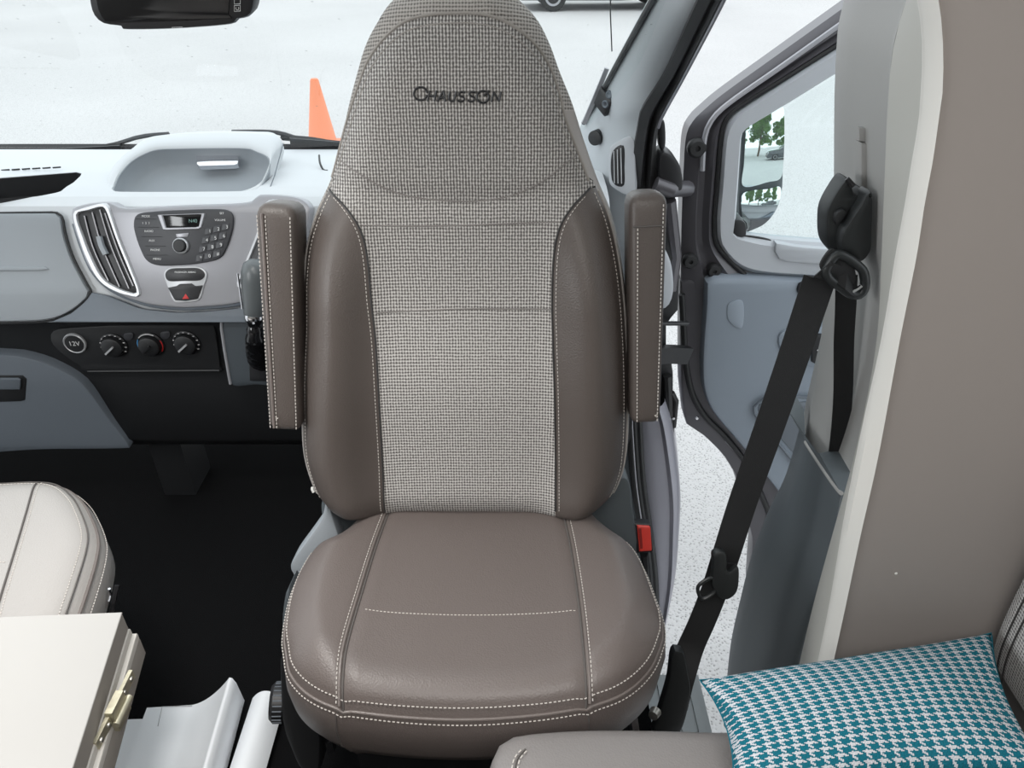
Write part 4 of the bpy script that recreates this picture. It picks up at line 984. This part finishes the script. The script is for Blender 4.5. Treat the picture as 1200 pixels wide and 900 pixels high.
b = MB(); b.dashes([pon(PP2.at(x, y), .0006) for x, y in ((-60, 672), (-20, 674), (16, 675))], .0007); b.build('cross_stitching', M['stitch'], pc, kind='stuff')
b = MB(); b.box((-1.05, .87, .2), (.34, .32, .4)); b.build('pedestal', M['dash_dark'], ps, smooth=False)
b = MB(); b.tube(spline([p + Vector((-.03, 0, -.085)) for p in r3[34:]], 30), .02, 10); b.build('side_cover', M['slate'], ps)
b = MB(); b.tube(spline([aty(131, 716, .80), aty(134, 700, .81), aty(137, 686, .82)], 8), .004, 6); lv = b.build('adjuster_lever', M['black'], ps)
b = MB(); b.tube(spline([aty(127, 704, .80), aty(129, 697, .80), aty(128, 690, .80)], 6), .0022, 6); b.build('lever_catch', M['chrome'], lv)

# ------------------------------------------------------------------ folding table
tb = thing('folding_table', (-.85, .3, 0), 'pale laminate table with two folded leaves and a brass hinge on its edge', 'table')
TZ = .72
c0 = atz(143, 717, TZ); c1 = atz(85, 900, TZ); dirr = (c1-c0).normalized(); c2 = c0 + dirr*.55; lx = Vector((-.9, -.045, 0))
def leaf(zt, th, ex, nm, m):
    q = [c0 + Vector((ex, ex*.2, 0)), c2 + Vector((ex, 0, 0)), c2 + lx, c0 + lx + Vector((0, ex*.2, 0))]
    pl = Plane((0, 0, zt), (1, 0, 0), (0, 1, 0)); b = MB(); b.plate([(p.x, p.y) for p in q], pl, 0, th, .0015); return b.build(nm, M[m], tb, ang=25)
u_ = leaf(TZ, .0015, .0, 'top_laminate', 'laminate'); leaf(TZ - .0015, .026, -.0008, 'upper_leaf', 'table_side'); leaf(TZ - .028, .009, .001, 'upper_edge_strip', 'table_groove'); leaf(TZ - .0372, .009, .006, 'lower_edge_strip', 'table_groove'); lo_ = leaf(TZ - .0465, .026, .0062, 'lower_leaf', 'table_side')
ps_ = Plane(c0.lerp(c2, .4) + Vector((.0062, 0, -.037)), dirr, (0, 0, 1))
if ps_.n.x < 0: ps_ = Plane(ps_.p, -dirr, (0, 0, 1))
hc0 = c0 + dirr*.098 + Vector((.010, 0, -.036))
b = MB(); b.box(hc0, (.008, .026, .030), Matrix.Rotation(R(0), 3, 'Z')); hg = b.build('hinge', M['brass'], tb, ang=25)
b = MB(); b.tube([hc0 + Vector((.005, -.016, 0)), hc0 + Vector((.005, .016, 0))], .004, 10); b.build('hinge_barrel', M['brass'], hg)
for s in (-1, 1):
    b = MB(); b.box(hc0 + Vector((-.002, s*.026, .004)), (.004, .030, .012)); b.build('hinge_leaf', M['brass'], hg, ang=25)
    for t_ in (.018, .034):
        b = MB(); b.lathe(hc0 + Vector((0, s*t_, .004)), (1, 0, 0), [(.0, .002), (.0025, .0015), (.003, 0)], 10); b.build('screw', M['steel'], hg)
b = MB(); b.lathe((-.85, .25, 0), (0, 0, 1), [(.16, 0), (.16, .015), (.03, .03), (.03, .648)], 24); b.build('table_leg', M['steel'], tb)

# ------------------------------------------------------------------ papers on the floor
def paper(x0, x1, y0, y1, z, rot, bump, lab, dy=0):
    rows = []; c = Vector(((x0+x1)/2, (y0+y1)/2, 0)); n = 40
    for i in range(12):
        row = []
        for j in range(n+1):
            s, t = j/n, i/11; zz = z + bump(s)
            p = Matrix.Rotation(R(rot), 3, 'Z') @ (Vector((x0 + (x1-x0)*s, y0 + (y1-y0)*t + dy*s, zz)) - c) + c; row.append(p)
        rows.append(row)
    b = MB(); b.grid(rows); b.grid([[p + Vector((0, 0, -.0012)) for p in r_] for r_ in rows]); o = b.build('paper_sheet', M['paper'], ang=180)
    tag(o, lab, 'paper'); return o
def arch(peak, h): return lambda s: h*(max(0, (s - .45)/(peak - .45))**1.6 if s < peak else math.sqrt(max(0, 1 - ((s-peak)/(1.0001-peak))**2)))
paper(-.80, -.62, .53, .885, .004, 2, lambda s: 0, 'lowest flat white sheet of paper half hidden by the folding table')
p2 = paper(-.728, -.533, .56, .912, .010, 4, arch(.93, .082), 'white page with the highest curled edge, in the middle of the papers')
paper(-.526, -.460, .57, .915, .006, 0, lambda s: .045*math.sin(math.pi*min(1, .12 + s*.8))**.8, 'narrow white page curling up against the recline knob of the seat')
b = MB(); zz = .0155
zz = .0118; b.tube([atz(185, 851, zz), atz(190, 828, zz), atz(225, 827, zz)], .0008, 4); b.build('printed_corner', M['paper_line'], p2)

# ------------------------------------------------------------------ bench, its backrest and the pillow
SZ = .585
bs = thing('bench_cushion', (.4, .2, SZ - .15), 'grained taupe leather bench cushion at the bottom under the teal pillow', 'cushion')
PS = Plane((0, 0, SZ), (1, 0, 0), (0, 1, 0))
far = [(574, 905), (578, 880), (588, 864), (608, 855.5), (660, 850.5), (720, 849), (790, 850), (835, 851.5), (900, 851)]
fc = spline([Vector(PS.at(*p)) for p in far], 50); fc += [Vector((.70, fc[-1].y)), Vector((.70, -.35)), Vector((fc[0].x - .004, -.35))]
ringf = poly_resample(fc, 160); cm = Vector((.35, .12)); rows = []
for ins_, dz in ((-.0, -.14), (-.006, -.08), (-.004, -.03), (0, -.012), (.008, -.004), (.02, .0), (.05, .004), (.12, .006)):
    rows.append([PS.w(*(p + (cm-p).normalized()*ins_), dz) for p in ringf])
b = MB(); b.loft(rows, True, True); bc = b.build('seat_pad', M['bench'], bs, ang=60)
b = MB(); cv = [Vector(PS.at(*p)) for p in ((584, 905), (588, 886), (598, 874))]; b.dashes([PS.w(p.x + .014, p.y - .004, .002) for p in spline(cv, 14)], .0008); b.dashes([PS.w(p.x + .020, p.y - .006, .0035) for p in spline(cv, 14)], .0008); b.build('stitching', M['stitch'], bc, kind='stuff')
b = MB(); b.tube([PS.w(p.x + .017, p.y - .005, .002) for p in spline(cv, 14)], .0012, 5); b.build('corner_seam', M['seam'], bc)
b = MB(); b.box((.37, .05, SZ/2 - .08), (.64, .80, SZ - .16)); b.build('bench_base', M['bulkhead'], bs, smooth=False)
prof = [(1150, 800), (1156, 775), (1160, 752), (1168, 728), (1182, 697), (1200, 660), (1224, 610), (1262, 540)]
pr = spline([aty(x, y, .588) for x, y in prof], 24); pr = [Vector((.73, .588, pr[0].z))] + pr + [pr[-1] + Vector((.03, 0, .03)), Vector((.73, .588, pr[-1].z + .03))]
bb = MB(); rows = []; rows2 = []
for yy, ins_ in ((.588, .012), (.584, .004), (.572, 0)) + tuple((.572 - .05*k, 0) for k in range(1, 18)):
    row = []
    for p in pr: row.append(Vector((min(.73, p.x + ins_), yy, max(.597, p.z))))
    rows.append(row); rows2.append([(yy, c.z) for c in row])
bb.grid(rows, rows2); bb.add(rows[0], [tuple(range(len(pr)))]); bbk = bb.build('back_cushion', M['fabric_back'], ang=60); tag(bbk, 'grey woven bench back cushion at the right edge behind the pillow', 'cushion')
for off in (.022, .034):
    b = MB(); b.tube([Vector((p.x - .001, .588 - off, p.z)) for p in pr[2:-2]], .0011, 5); b.build('stitch_line', M['thread_dark'], bbk)
# pillow
pw = [Vector(atz(820, 797, .632)), Vector(atz(1162, 742, .655)), Vector(atz(1230, 905, .665)), Vector(atz(858, 930, .628))]
pw[1].y = min(pw[1].y, .585)
n = 44; gt, gbm, guv = [], [], []
for i in range(n+1):
    rt, rb, ru = [], [], []
    for j in range(n+1):
        u, v = j/n, i/n
        p = pw[3]*(1-u)*(1-v) + pw[2]*u*(1-v) + pw[1]*u*v + pw[0]*(1-u)*v
        e = (16*u*(1-u)*v*(1-v)); pinch = .014
        p = p + (pw[1]-pw[0]).normalized()*(pinch*4*v*(1-v)*(1-2*u)) + (pw[0]-pw[3]).normalized()*(pinch*4*u*(1-u)*(1-2*v)*.5)
        th = .040*max(0, e)**.45
        wr = .0025*math.sin(u*17 + v*4)*e*(1-e)*2 + .003*math.sin(v*11 - u*7)*e*(1-e)
        rt.append(p + Vector((0, 0, th + wr))); rb.append(p + Vector((0, 0, -th*.75))); ru.append((u*.41 + v*.03, v*.36))
    gt.append(rt); gbm.append(rb); guv.append(ru)
b = MB(); b.grid(gt, guv); b.grid(gbm, guv); pil = b.build('pillow', M['teal'], ang=180, merge=1e-6)
tag(pil, 'teal and white houndstooth pillow lying on the bench', 'pillow')
edge = gt[0] + [r_[-1] for r_ in gt[1:]] + gt[-1][::-1][1:] + [r_[0] for r_ in gt[::-1][1:-1]]
b = MB(); b.tube(edge, .0009, 5, closed=True); b.build('pillow_seam', M['teal'], pil)

# ------------------------------------------------------------------ seat belt
sb = thing('seat_belt', aty(990, 280, 1.02), 'black seat belt running from the pillar guide down to the floor anchor', 'seat belt')
top3 = aty(961, 325, .965); A = [top3, aty(930, 418, .945), aty(900, 505, .925), aty(870, 590, .905), aty(851, 650, .885), aty(838, 690, .875), aty(823, 728, .86), aty(808, 762, .84), aty(798, 795, .80), aty(790, 830, .775)]
b = MB(); sp = spline(A, 60); acr = [Vector((1, -.05 + .0*k, -.1)) for k in range(60)]
b.ribbon(sp, acr, .047, .0016); b.build('diagonal_webbing', M['webbing'], sb)
B = [aty(992, 325, .965), aty(991, 360, .975), aty(989, 400, .978), aty(988, 460, .982), aty(984, 510, .984), aty(977, 560, .99), aty(972, 600, 1.0)]
b = MB(); b.ribbon(spline(B, 30), (1, 0, 0), .030, .0016); b.build('upright_webbing', M['webbing'], sb)
PU = leaning(aty(995, 262, .965), 4)
hous = spline(PU.out([(1014, 224), (1019, 227), (1020, 240), (1019, 275), (1018, 292), (1012, 310), (995, 312), (980, 300), (972, 286), (971, 262), (974, 245), (985, 225), (995, 212), (1001, 214), (1004, 228), (1008, 230)]), 70, True)
b = MB(); b.plate(hous, PU, -.008, .035, .005); hs = b.build('guide_housing', M['belt_plastic'], sb)
b = MB(); b.plate(spline(PU.out([(1013, 224), (1019.5, 227), (1019, 270), (1017, 292), (1004, 305), (985, 296), (983, 274), (993, 256), (1005, 238)]), 50, True), PU, .012, .03, .006); b.build('guide_cover', M['belt_plastic'], hs)
b = MB(); b.plate(spline(PU.out([(980, 250), (989, 245), (992, 250), (986, 260), (979, 262)]), 24, True), PU, .002, .012, .003); b.build('height_button', M['dash_dark'], hs)
b = MB(); b.tube([PU.w(*PU.at(995, 211), -.008), PU.w(*PU.at(1002, 219), -.004)], .0035, 6); b.build('housing_peg', M['black'], hs)
b = MB(); b.tube(spline([PU.w(*PU.at(x, y), .022) for x, y in ((974, 292), (965, 302), (961, 312), (966, 321), (978, 330), (990, 338), (1001, 338), (1006, 328), (1004, 312), (996, 303), (986, 296))], 40, True), .0065, 10, closed=True); dr = b.build('belt_loop', M['belt_plastic'], sb)
b = MB(); b.plate(spline(PU.out([(974, 292), (965, 302), (961, 312), (966, 321), (978, 330), (990, 337), (1000, 335), (1003, 322), (998, 306), (984, 296)], .02), 40, True), PU, .021, .004, .001); b.build('loop_web_fold', M['webbing'], dr)
b = MB(); b.tube([PU.w(*PU.at(x, y), .026) for x, y in ((990, 334), (996, 331), (1001, 327))], .003, 6); b.build('loop_insert', M['chrome'], dr)
b = MB(); b.ribbon([PU.w(*PU.at(996, 335), .012), PU.w(*PU.at(982, 318), .028), PU.w(*PU.at(966, 310), .024), PU.w(*PU.at(962, 322), .018), top3], [Vector((.5, 0, -.7)), Vector((.6, 0, -.6)), Vector((.8, 0, -.5)), Vector((1, 0, -.3)), Vector((1, 0, -.1))], .034, .002); b.build('folded_webbing', M['webbing'], sb)
PTg = leaning(aty(848, 672, .858), 20)
b = MB(); b.plate(spline(PTg.out([(835, 648), (843, 644), (850, 648), (852, 668), (862, 662), (865, 668), (863, 690), (853, 700), (843, 699), (836, 690), (833, 680), (835, 660)]), 60, True), PTg, .008, .016, .004); tg = b.build('tongue_grip', M['belt_plastic'], sb)
b = MB(); e = spline(PTg.out([(834, 676), (818, 685), (819, 697), (825, 700), (838, 690)]), 30, True); b.tube([PTg.w(p.x, p.y, .004) for p in e], .0032, 8, closed=True); b.build('tongue_plate', M['belt_plastic'], tg, label='open metal tongue loop')
b = MB(); b.ribbon([aty(856, 660, .868), aty(853, 672, .865), aty(850, 682, .862)], (1, 0, 0), .022, .003); b.build('tongue_slot', M['black'], tg)
PAn = leaning(aty(797, 800, .78), 20)
b = MB(); b.plate(spline(PAn.out([(787, 762), (796, 760), (801, 764), (805, 785), (808, 812), (796, 855), (770, 862), (764, 856), (772, 830), (782, 795)]), 60, True), PAn, .010, .02, .006); an = b.build('anchor_sleeve', M['belt_plastic'], sb)
b = MB(); b.lathe(aty(766, 838, .74), (-.6, -1, .3), [(0, .004), (.008, .003), (.010, -.01)], 14); b.build('anchor_bolt', M['steel'], an)
b = MB(); b.tube([aty(790, 840, .775), Vector((.26, .74, .08)), Vector((.25, .76, .0))], .014, 10); b.build('anchor_stalk', M['black'], an)

# ------------------------------------------------------------------ open door
dr = thing('van_door', (.48, 1.68, -.3), 'open grey van door with pale inner trim beyond the seat belt', 'door')
PD = leaning((.8, 1.70, .8), 0)
def strip(outer, inner, h0, h1, n=80, mids=()):
    a = spline([Vector(PD.at(*p, h0)) for p in outer], n); c = spline([Vector(PD.at(*p, h1)) for p in inner], n); rows = []
    for p, q in zip(a, c):
        row = [PD.w(p.x, p.y, h0 - .05), PD.w(p.x, p.y, h0)]
        for t, h in mids: m = p.lerp(q, t); row.append(PD.w(m.x, m.y, h))
        row += [PD.w(q.x, q.y, h1), PD.w(q.x, q.y, h1 - .03)]; rows.append(row)
    b = MB(); b.grid(rows); return b
OUT = [(1160, -112), (1080, -56), (997, 3), (910, 65), (850, 108), (827, 127), (812, 142), (804, 160), (801, 200), (799, 250), (798, 300), (798, 345)]
INN = [(1160, -62), (1080, -12), (988, 48), (925, 88), (873, 120), (856, 133), (848, 146), (844, 170), (840, 220), (837, 262), (842, 290), (873, 322)]
fr = strip(OUT, INN, -.012, .0, mids=((.22, .0), (.4, .004), (.46, -.004), (.62, -.002), (.8, .012)))
low = poly_resample(PD.out([(798, 330), (873, 316), (1000, 322), (1180, 330), (1180, 700), (1000, 720), (884, 700), (878, 690), (882, 633), (869, 580), (860, 553), (847, 533), (827, 513), (803, 497), (798, 450)]), 120)
fr.plate(low, PD, .0, .05, .008); fro = fr.build('door_frame', M['paint_dark'], dr, ang=35)
b = MB(); b.tube([PD.w(*PD.at(x, y, .01), .010) for x, y in spline([(1100, -52), (1004, 15), (914, 79), (858, 118), (836, 138), (826, 160), (823, 200)], 40)], .006, 8); b.build('frame_bead', M['silver'], fro)
b = MB(); b.tube([PD.w(*PD.at(x, y, .006), .006) for x, y in spline(INN[1:], 60)], .006, 8); b.build('glass_seal', M['rubber'], fro)
TO = [(1160, -60), (1080, -10), (988, 50), (925, 90), (876, 122), (858, 135), (850, 148), (846, 170), (842, 220), (839, 262), (845, 290), (874, 317), (953, 325), (1060, 331), (1170, 335)]
TI = [(1160, -16), (1080, 27), (985, 83), (925, 120), (878, 148), (872, 152), (869, 159), (868, 170), (865, 215), (862, 257), (861, 272), (882, 277), (920, 281), (1060, 292), (1170, 302)]
strip(TO, TI, .004, .010, 100, ((.15, .022), (.85, .024))).build('window_trim', M['door_light'], dr, ang=40)
b = MB(); b.plate(poly_resample(PD.out(TI[1:-1] ), 80), PD, -.008, .004, .001); b.build('window_glass', M['side_glass'], dr)
b = MB(); b.tube([PD.w(*PD.at(x, y, .012), .012) for x, y in spline([(858, 276), (880, 277), (903, 282), (906, 292)], 20)], .0025, 6); b.build('trim_gap', M['rubber'], dr)
b = MB(); b.plate(spline(PD.out([(905, 279), (940, 284), (1100, 296), (1100, 312), (930, 302), (908, 296)]), 40, True), PD, .032, .02, .005); b.build('sill_pad', M['door_light'], dr)
pan = spline(PD.out([(828, 331), (832, 326), (848, 325), (900, 326), (960, 329), (1160, 334), (1165, 640), (1000, 640), (935, 602), (905, 567), (880, 536), (860, 512), (838, 486), (827, 465), (823, 440), (824, 400), (827, 360)], .03), 120, True)
b = MB(); b.plate(pan, PD, .035, .035, .012); dp = b.build('door_panel', M['door_blue'], dr, label='blue-grey inner panel')
b = MB(); b.plate(spline(PD.out([(884, 478), (889, 472), (907, 464), (960, 466), (1120, 470), (1120, 620), (975, 590), (937, 550), (905, 510), (888, 490)], .04), 60, True), PD, .041, .006, .004); pk = b.build('door_pocket', M['door_blue'], dp)
b = MB(); b.plate(spline(PD.out([(888, 480), (910, 472), (1110, 478), (1110, 605), (975, 578), (938, 540), (905, 502)], .04), 60, True), PD, .044, .004, .002); b.build('pocket_recess_shade', M['door_shade'], pk)  # raised plate in darkened door plastic, painting in the recess shade
b = MB(); b.tube([PD.w(*PD.at(x, y, .045), .045) for x, y in spline([(1110, 470), (960, 466), (908, 464), (890, 471), (883, 480), (890, 493), (905, 511), (937, 549), (975, 588)], 50)], .004, 8); b.build('pocket_rim', M['dash_blue'], pk)
b = MB(); b.plate(spline(PD.out([(912, 400), (918, 388), (940, 386), (980, 388), (985, 430), (940, 428), (920, 420)], .04), 40, True), PD, .042, .008, .005); gr = b.build('grab_bezel', M['door_blue'], dp)
b = MB(); b.plate(poly_resample(PD.out([(950, 390), (990, 391), (990, 426), (950, 424)], .04), 30), PD, .050, .012, .003); b.build('window_switch', M['black'], gr)
b = MB(); b.lathe(PD.w(*PD.at(958, 410, .05), .05), PD.n, [(0, .003), (.0022, .002), (.0025, 0)], 8); b.build('switch_dot', M['chrome'], gr)
b = MB(); b.plate(spline(PD.out([(852, 360), (856, 354), (870, 353), (870, 382), (862, 383), (853, 374)], .035), 30, True), PD, .038, .004, .002); b.build('embossed_pull', M['door_blue'], dp)
b = MB(); b.plate(spline(PD.out([(934, 342), (937, 331), (955, 329), (975, 330), (975, 346), (945, 347)], .035), 30, True), PD, .042, .008, .003); hd = b.build('handle_bezel', M['black'], dp)
b = MB(); b.plate(spline(PD.out([(938, 341), (941, 333), (955, 331.5), (972, 332), (972, 343), (946, 344)], .035), 30, True), PD, .046, .006, .003); b.build('handle_lever', M['silver'], hd)
for x, y, r_ in ((818, 175, .022), (810, 308, .019), (838, 319, .018)):
    b = MB(); b.lathe(PD.w(*PD.at(x, y, .02), .0), PD.n, [(r_, 0), (r_, .012), (r_*.75, .018), (r_*.3, .018), (r_*.2, .013), (0, .013)], 24); b.build('rubber_bumper', M['rubber'], dr)
b = MB(); b.lathe(PD.w(*PD.at(817, 490, .0), .0), PD.n, [(0, .002), (.004, .003), (.006, .0)], 12); b.build('drain_plug', M['chrome'], dr)
b = MB(); b.tube([PD.w(*PD.at(x, y, .004), .004) for x, y in spline([(799, 345), (806, 440), (822, 482), (850, 512), (872, 540), (890, 575), (903, 610), (906, 650)], 50)], .008, 8); b.build('door_seal', M['rubber'], dr)
b = MB(); b.tube([PD.w(*PD.at(x, y, .002), .002) for x, y in spline([(850, 517), (866, 535), (878, 552)], 14)], .0015, 6); b.build('seal_glint', M['silver'], dr)
# wing mirror on the door
PMr = Plane(aty(893, 200, 1.93), (1, .06, 0), (0, .12, 1))
wm = MB(); wm.plate(spline(PMr.out([(870, 132), (885, 128), (916, 118), (920, 124), (920, 190), (919, 225), (912, 248), (898, 264), (880, 273), (868, 274), (866, 240), (868, 180)]), 70, True), PMr, -.004, .08, .012); wmo = wm.build('mirror_housing', M['housing'], dr)
mu = orient(spline(PMr.out([(873, 150), (874, 140), (886, 134), (908, 126), (917, 125), (918, 140), (917, 190), (914, 209), (900, 213), (871, 218), (871, 190)]), 60, True)); cmu = sum(mu, Vector((0, 0)))/60
def dome(ring, c, Rc, h0, steps=8):
    b = MB(); rr = []
    for k in range(steps + 1):
        f = 1 - k/steps*.98; rr.append([PMr.w(*(c + (p-c)*f), h0 - ((p-c)*f).length_squared/(2*Rc)) for p in ring])
    b.loft(rr, cap1=True); return b
dome(mu, cmu, .95, .008).build('mirror_glass', M['mirror'], wmo, label='upper mirror glass', ang=180)
ml = spline(PMr.out([(871, 226), (900, 221), (914, 219), (914, 232), (906, 250), (894, 263), (880, 269), (871, 270), (869, 250)]), 60, True); ml = orient(ml); cml = sum(ml, Vector((0, 0)))/60
dome(ml, cml, .32, .009).build('mirror_glass', M['mirror'], wmo, label='lower wide-angle mirror glass', ang=180)
b = MB(); b.plate(spline(PD.out([(853, 258), (862, 254), (871, 258), (872, 272), (866, 275), (857, 271)]), 30, True), PD, .02, .06, .004); b.build('mirror_foot', M['black'], dr)
b = MB(); b.tube([aty(866, 266, 1.72), aty(872, 262, 1.95)], .02, 10); b.build('mirror_arm', M['black'], dr)

# ------------------------------------------------------------------ outside
cn = thing('traffic_cone', (aty(376, 150, 8.0).x, 8.0, GZ), 'orange traffic cone, paled for windscreen haze, standing on the gravel beyond the windscreen', 'cone')
ct = aty(370, 92, 8.0).z
b = MB(); b.lathe((cn.location.x, 8.0, GZ), (0, 0, 1), [(.155, .03), (.15, .04), (.045, ct - GZ - .03), (.043, ct - GZ - .012), (.036, ct - GZ - .010), (.034, ct - GZ)], 28); b.build('cone_body', M['cone'], cn)  # orange lightened in the colour itself for glare on the windscreen
b = MB(); b.box((cn.location.x, 8.0, GZ + .015), (.42, .42, .03)); b.build('cone_base', M['cone'], cn)

def car(x, y, rz, lab, L=4.3):
    t = thing('parked_car', (x, y, GZ), lab, 'car'); Mz = Matrix.Rotation(rz, 3, 'Z'); o0 = Vector((x, y, GZ))
    def T(p): return Mz @ Vector(p) + o0
    prof = [(-L/2, .35), (-L/2 + .02, .62), (-L/2 + .1, .85), (-L/2 + .5, .95), (-.9, .98), (-.35, 1.42), (.9, 1.45), (1.6, 1.05), (L/2 - .05, 1.0), (L/2, .6), (L/2 - .03, .3), (.3, .22), (-L/2 + .1, .24)]
    rows = []
    for yy, s in ((-.88, .86), (-.86, .96), (-.7, 1), (.7, 1), (.86, .96), (.88, .86)): rows.append([T((px*(.97 if abs(yy) > .87 else 1), yy, .25 + (pz-.25)*s)) for px, pz in prof])
    b = MB(); b.loft(rows, True, True); b.build('body', M['car_paint'], t, ang=30)
    for sy in (-1, 1):
        b = MB(); b.add([T((-.75, sy*.885, 1.02)), T((-.38, sy*.80, 1.32)), T((.8, sy*.80, 1.34)), T((1.35, sy*.885, 1.02)), T((-.75, sy*.86, 1.02)), T((-.38, sy*.78, 1.32)), T((.8, sy*.78, 1.34)), T((1.35, sy*.86, 1.02))], [(0, 1, 2, 3), (4, 5, 6, 7), (0, 1, 5, 4), (1, 2, 6, 5), (2, 3, 7, 6), (3, 0, 4, 7)]); b.build('side_window', M['car_glass'], t, smooth=False)
        for sx in (-1.3, 1.3):
            b = MB(); b.lathe(T((sx, sy*.80, .31)), Mz @ Vector((0, sy, 0)), [(.31, -.1), (.31, .09), (.29, .11), (.2, .11)], 24); wh = b.build('wheel', M['tyre'], t)
            b = MB(); b.lathe(T((sx, sy*.80, .31)), Mz @ Vector((0, sy, 0)), [(.2, .09), (.19, .115), (.05, .10), (0, .10)], 20); b.build('wheel_rim', M['silver'], wh)
    return t
car(2.2, 20.5, R(4), 'dark parked car just visible above the headrest through the windscreen')
car(9.5, -11.5, R(20), 'dark parked car reflected in the door mirror, behind the van')
def tree(x, y, hgt, lab, seed):
    rnd = random.Random(seed); t = thing('tree', (x, y, GZ), lab, 'tree', None)
    b = MB(); b.tube([(x, y, GZ), (x + .05, y, GZ + hgt*.3), (x - .05, y + .1, GZ + hgt*.75)], [.16, .12, .05], 10)
    for k in range(7):
        a = k*.9; b.tube([(x, y, GZ + hgt*(.3 + .05*k)), (x + math.cos(a)*hgt*.22, y + math.sin(a)*hgt*.22, GZ + hgt*(.5 + .05*k))], [.05, .02], 6)
    b.build('trunk', M['bark'], t)
    b = MB()
    blobs = [(max(-1.1, min(1.1, rnd.gauss(0, .7))), max(-1.1, min(1.1, rnd.gauss(0, .7))), hgt*(.30 + .62*rnd.random()), hgt*(.06 + .05*rnd.random())) for _ in range(34)]
    for bx, by, bz, br in blobs:
        for _ in range(150):
            d = Vector((rnd.gauss(0, 1), rnd.gauss(0, 1), rnd.gauss(0, 1))).normalized()*br*rnd.random()**.4
            c = Vector((x + bx, y + by, GZ + bz)) + d; a1 = Vector((rnd.gauss(0, 1), rnd.gauss(0, 1), rnd.gauss(0, 1))).normalized(); a2 = a1.orthogonal().normalized(); s = .10 + .08*rnd.random()
            b.add([c - a1*s, c + a2*s*.6, c + a1*s, c - a2*s*.6], [(0, 1, 2, 3)])
    o = b.build('crown', M['leaf'], t, smooth=False, kind='stuff', merge=0); return t
tree(5.0, -16.5, 5.6, 'leafy green tree with a slim trunk, leftmost of those reflected in the door mirror', 1)
tree(8.6, -17.2, 6.2, 'taller leafy green tree, reflected in the middle of the door mirror', 2)
tree(12.0, -16.4, 5.4, 'spreading green tree, reflected at the right of the door mirror', 3)
tree(15.6, -17.0, 6.0, 'green tree standing furthest right in the row behind the van', 4)
tree(1.4, -18.0, 5.8, 'green tree directly behind the van, seen only in the door mirror', 5)
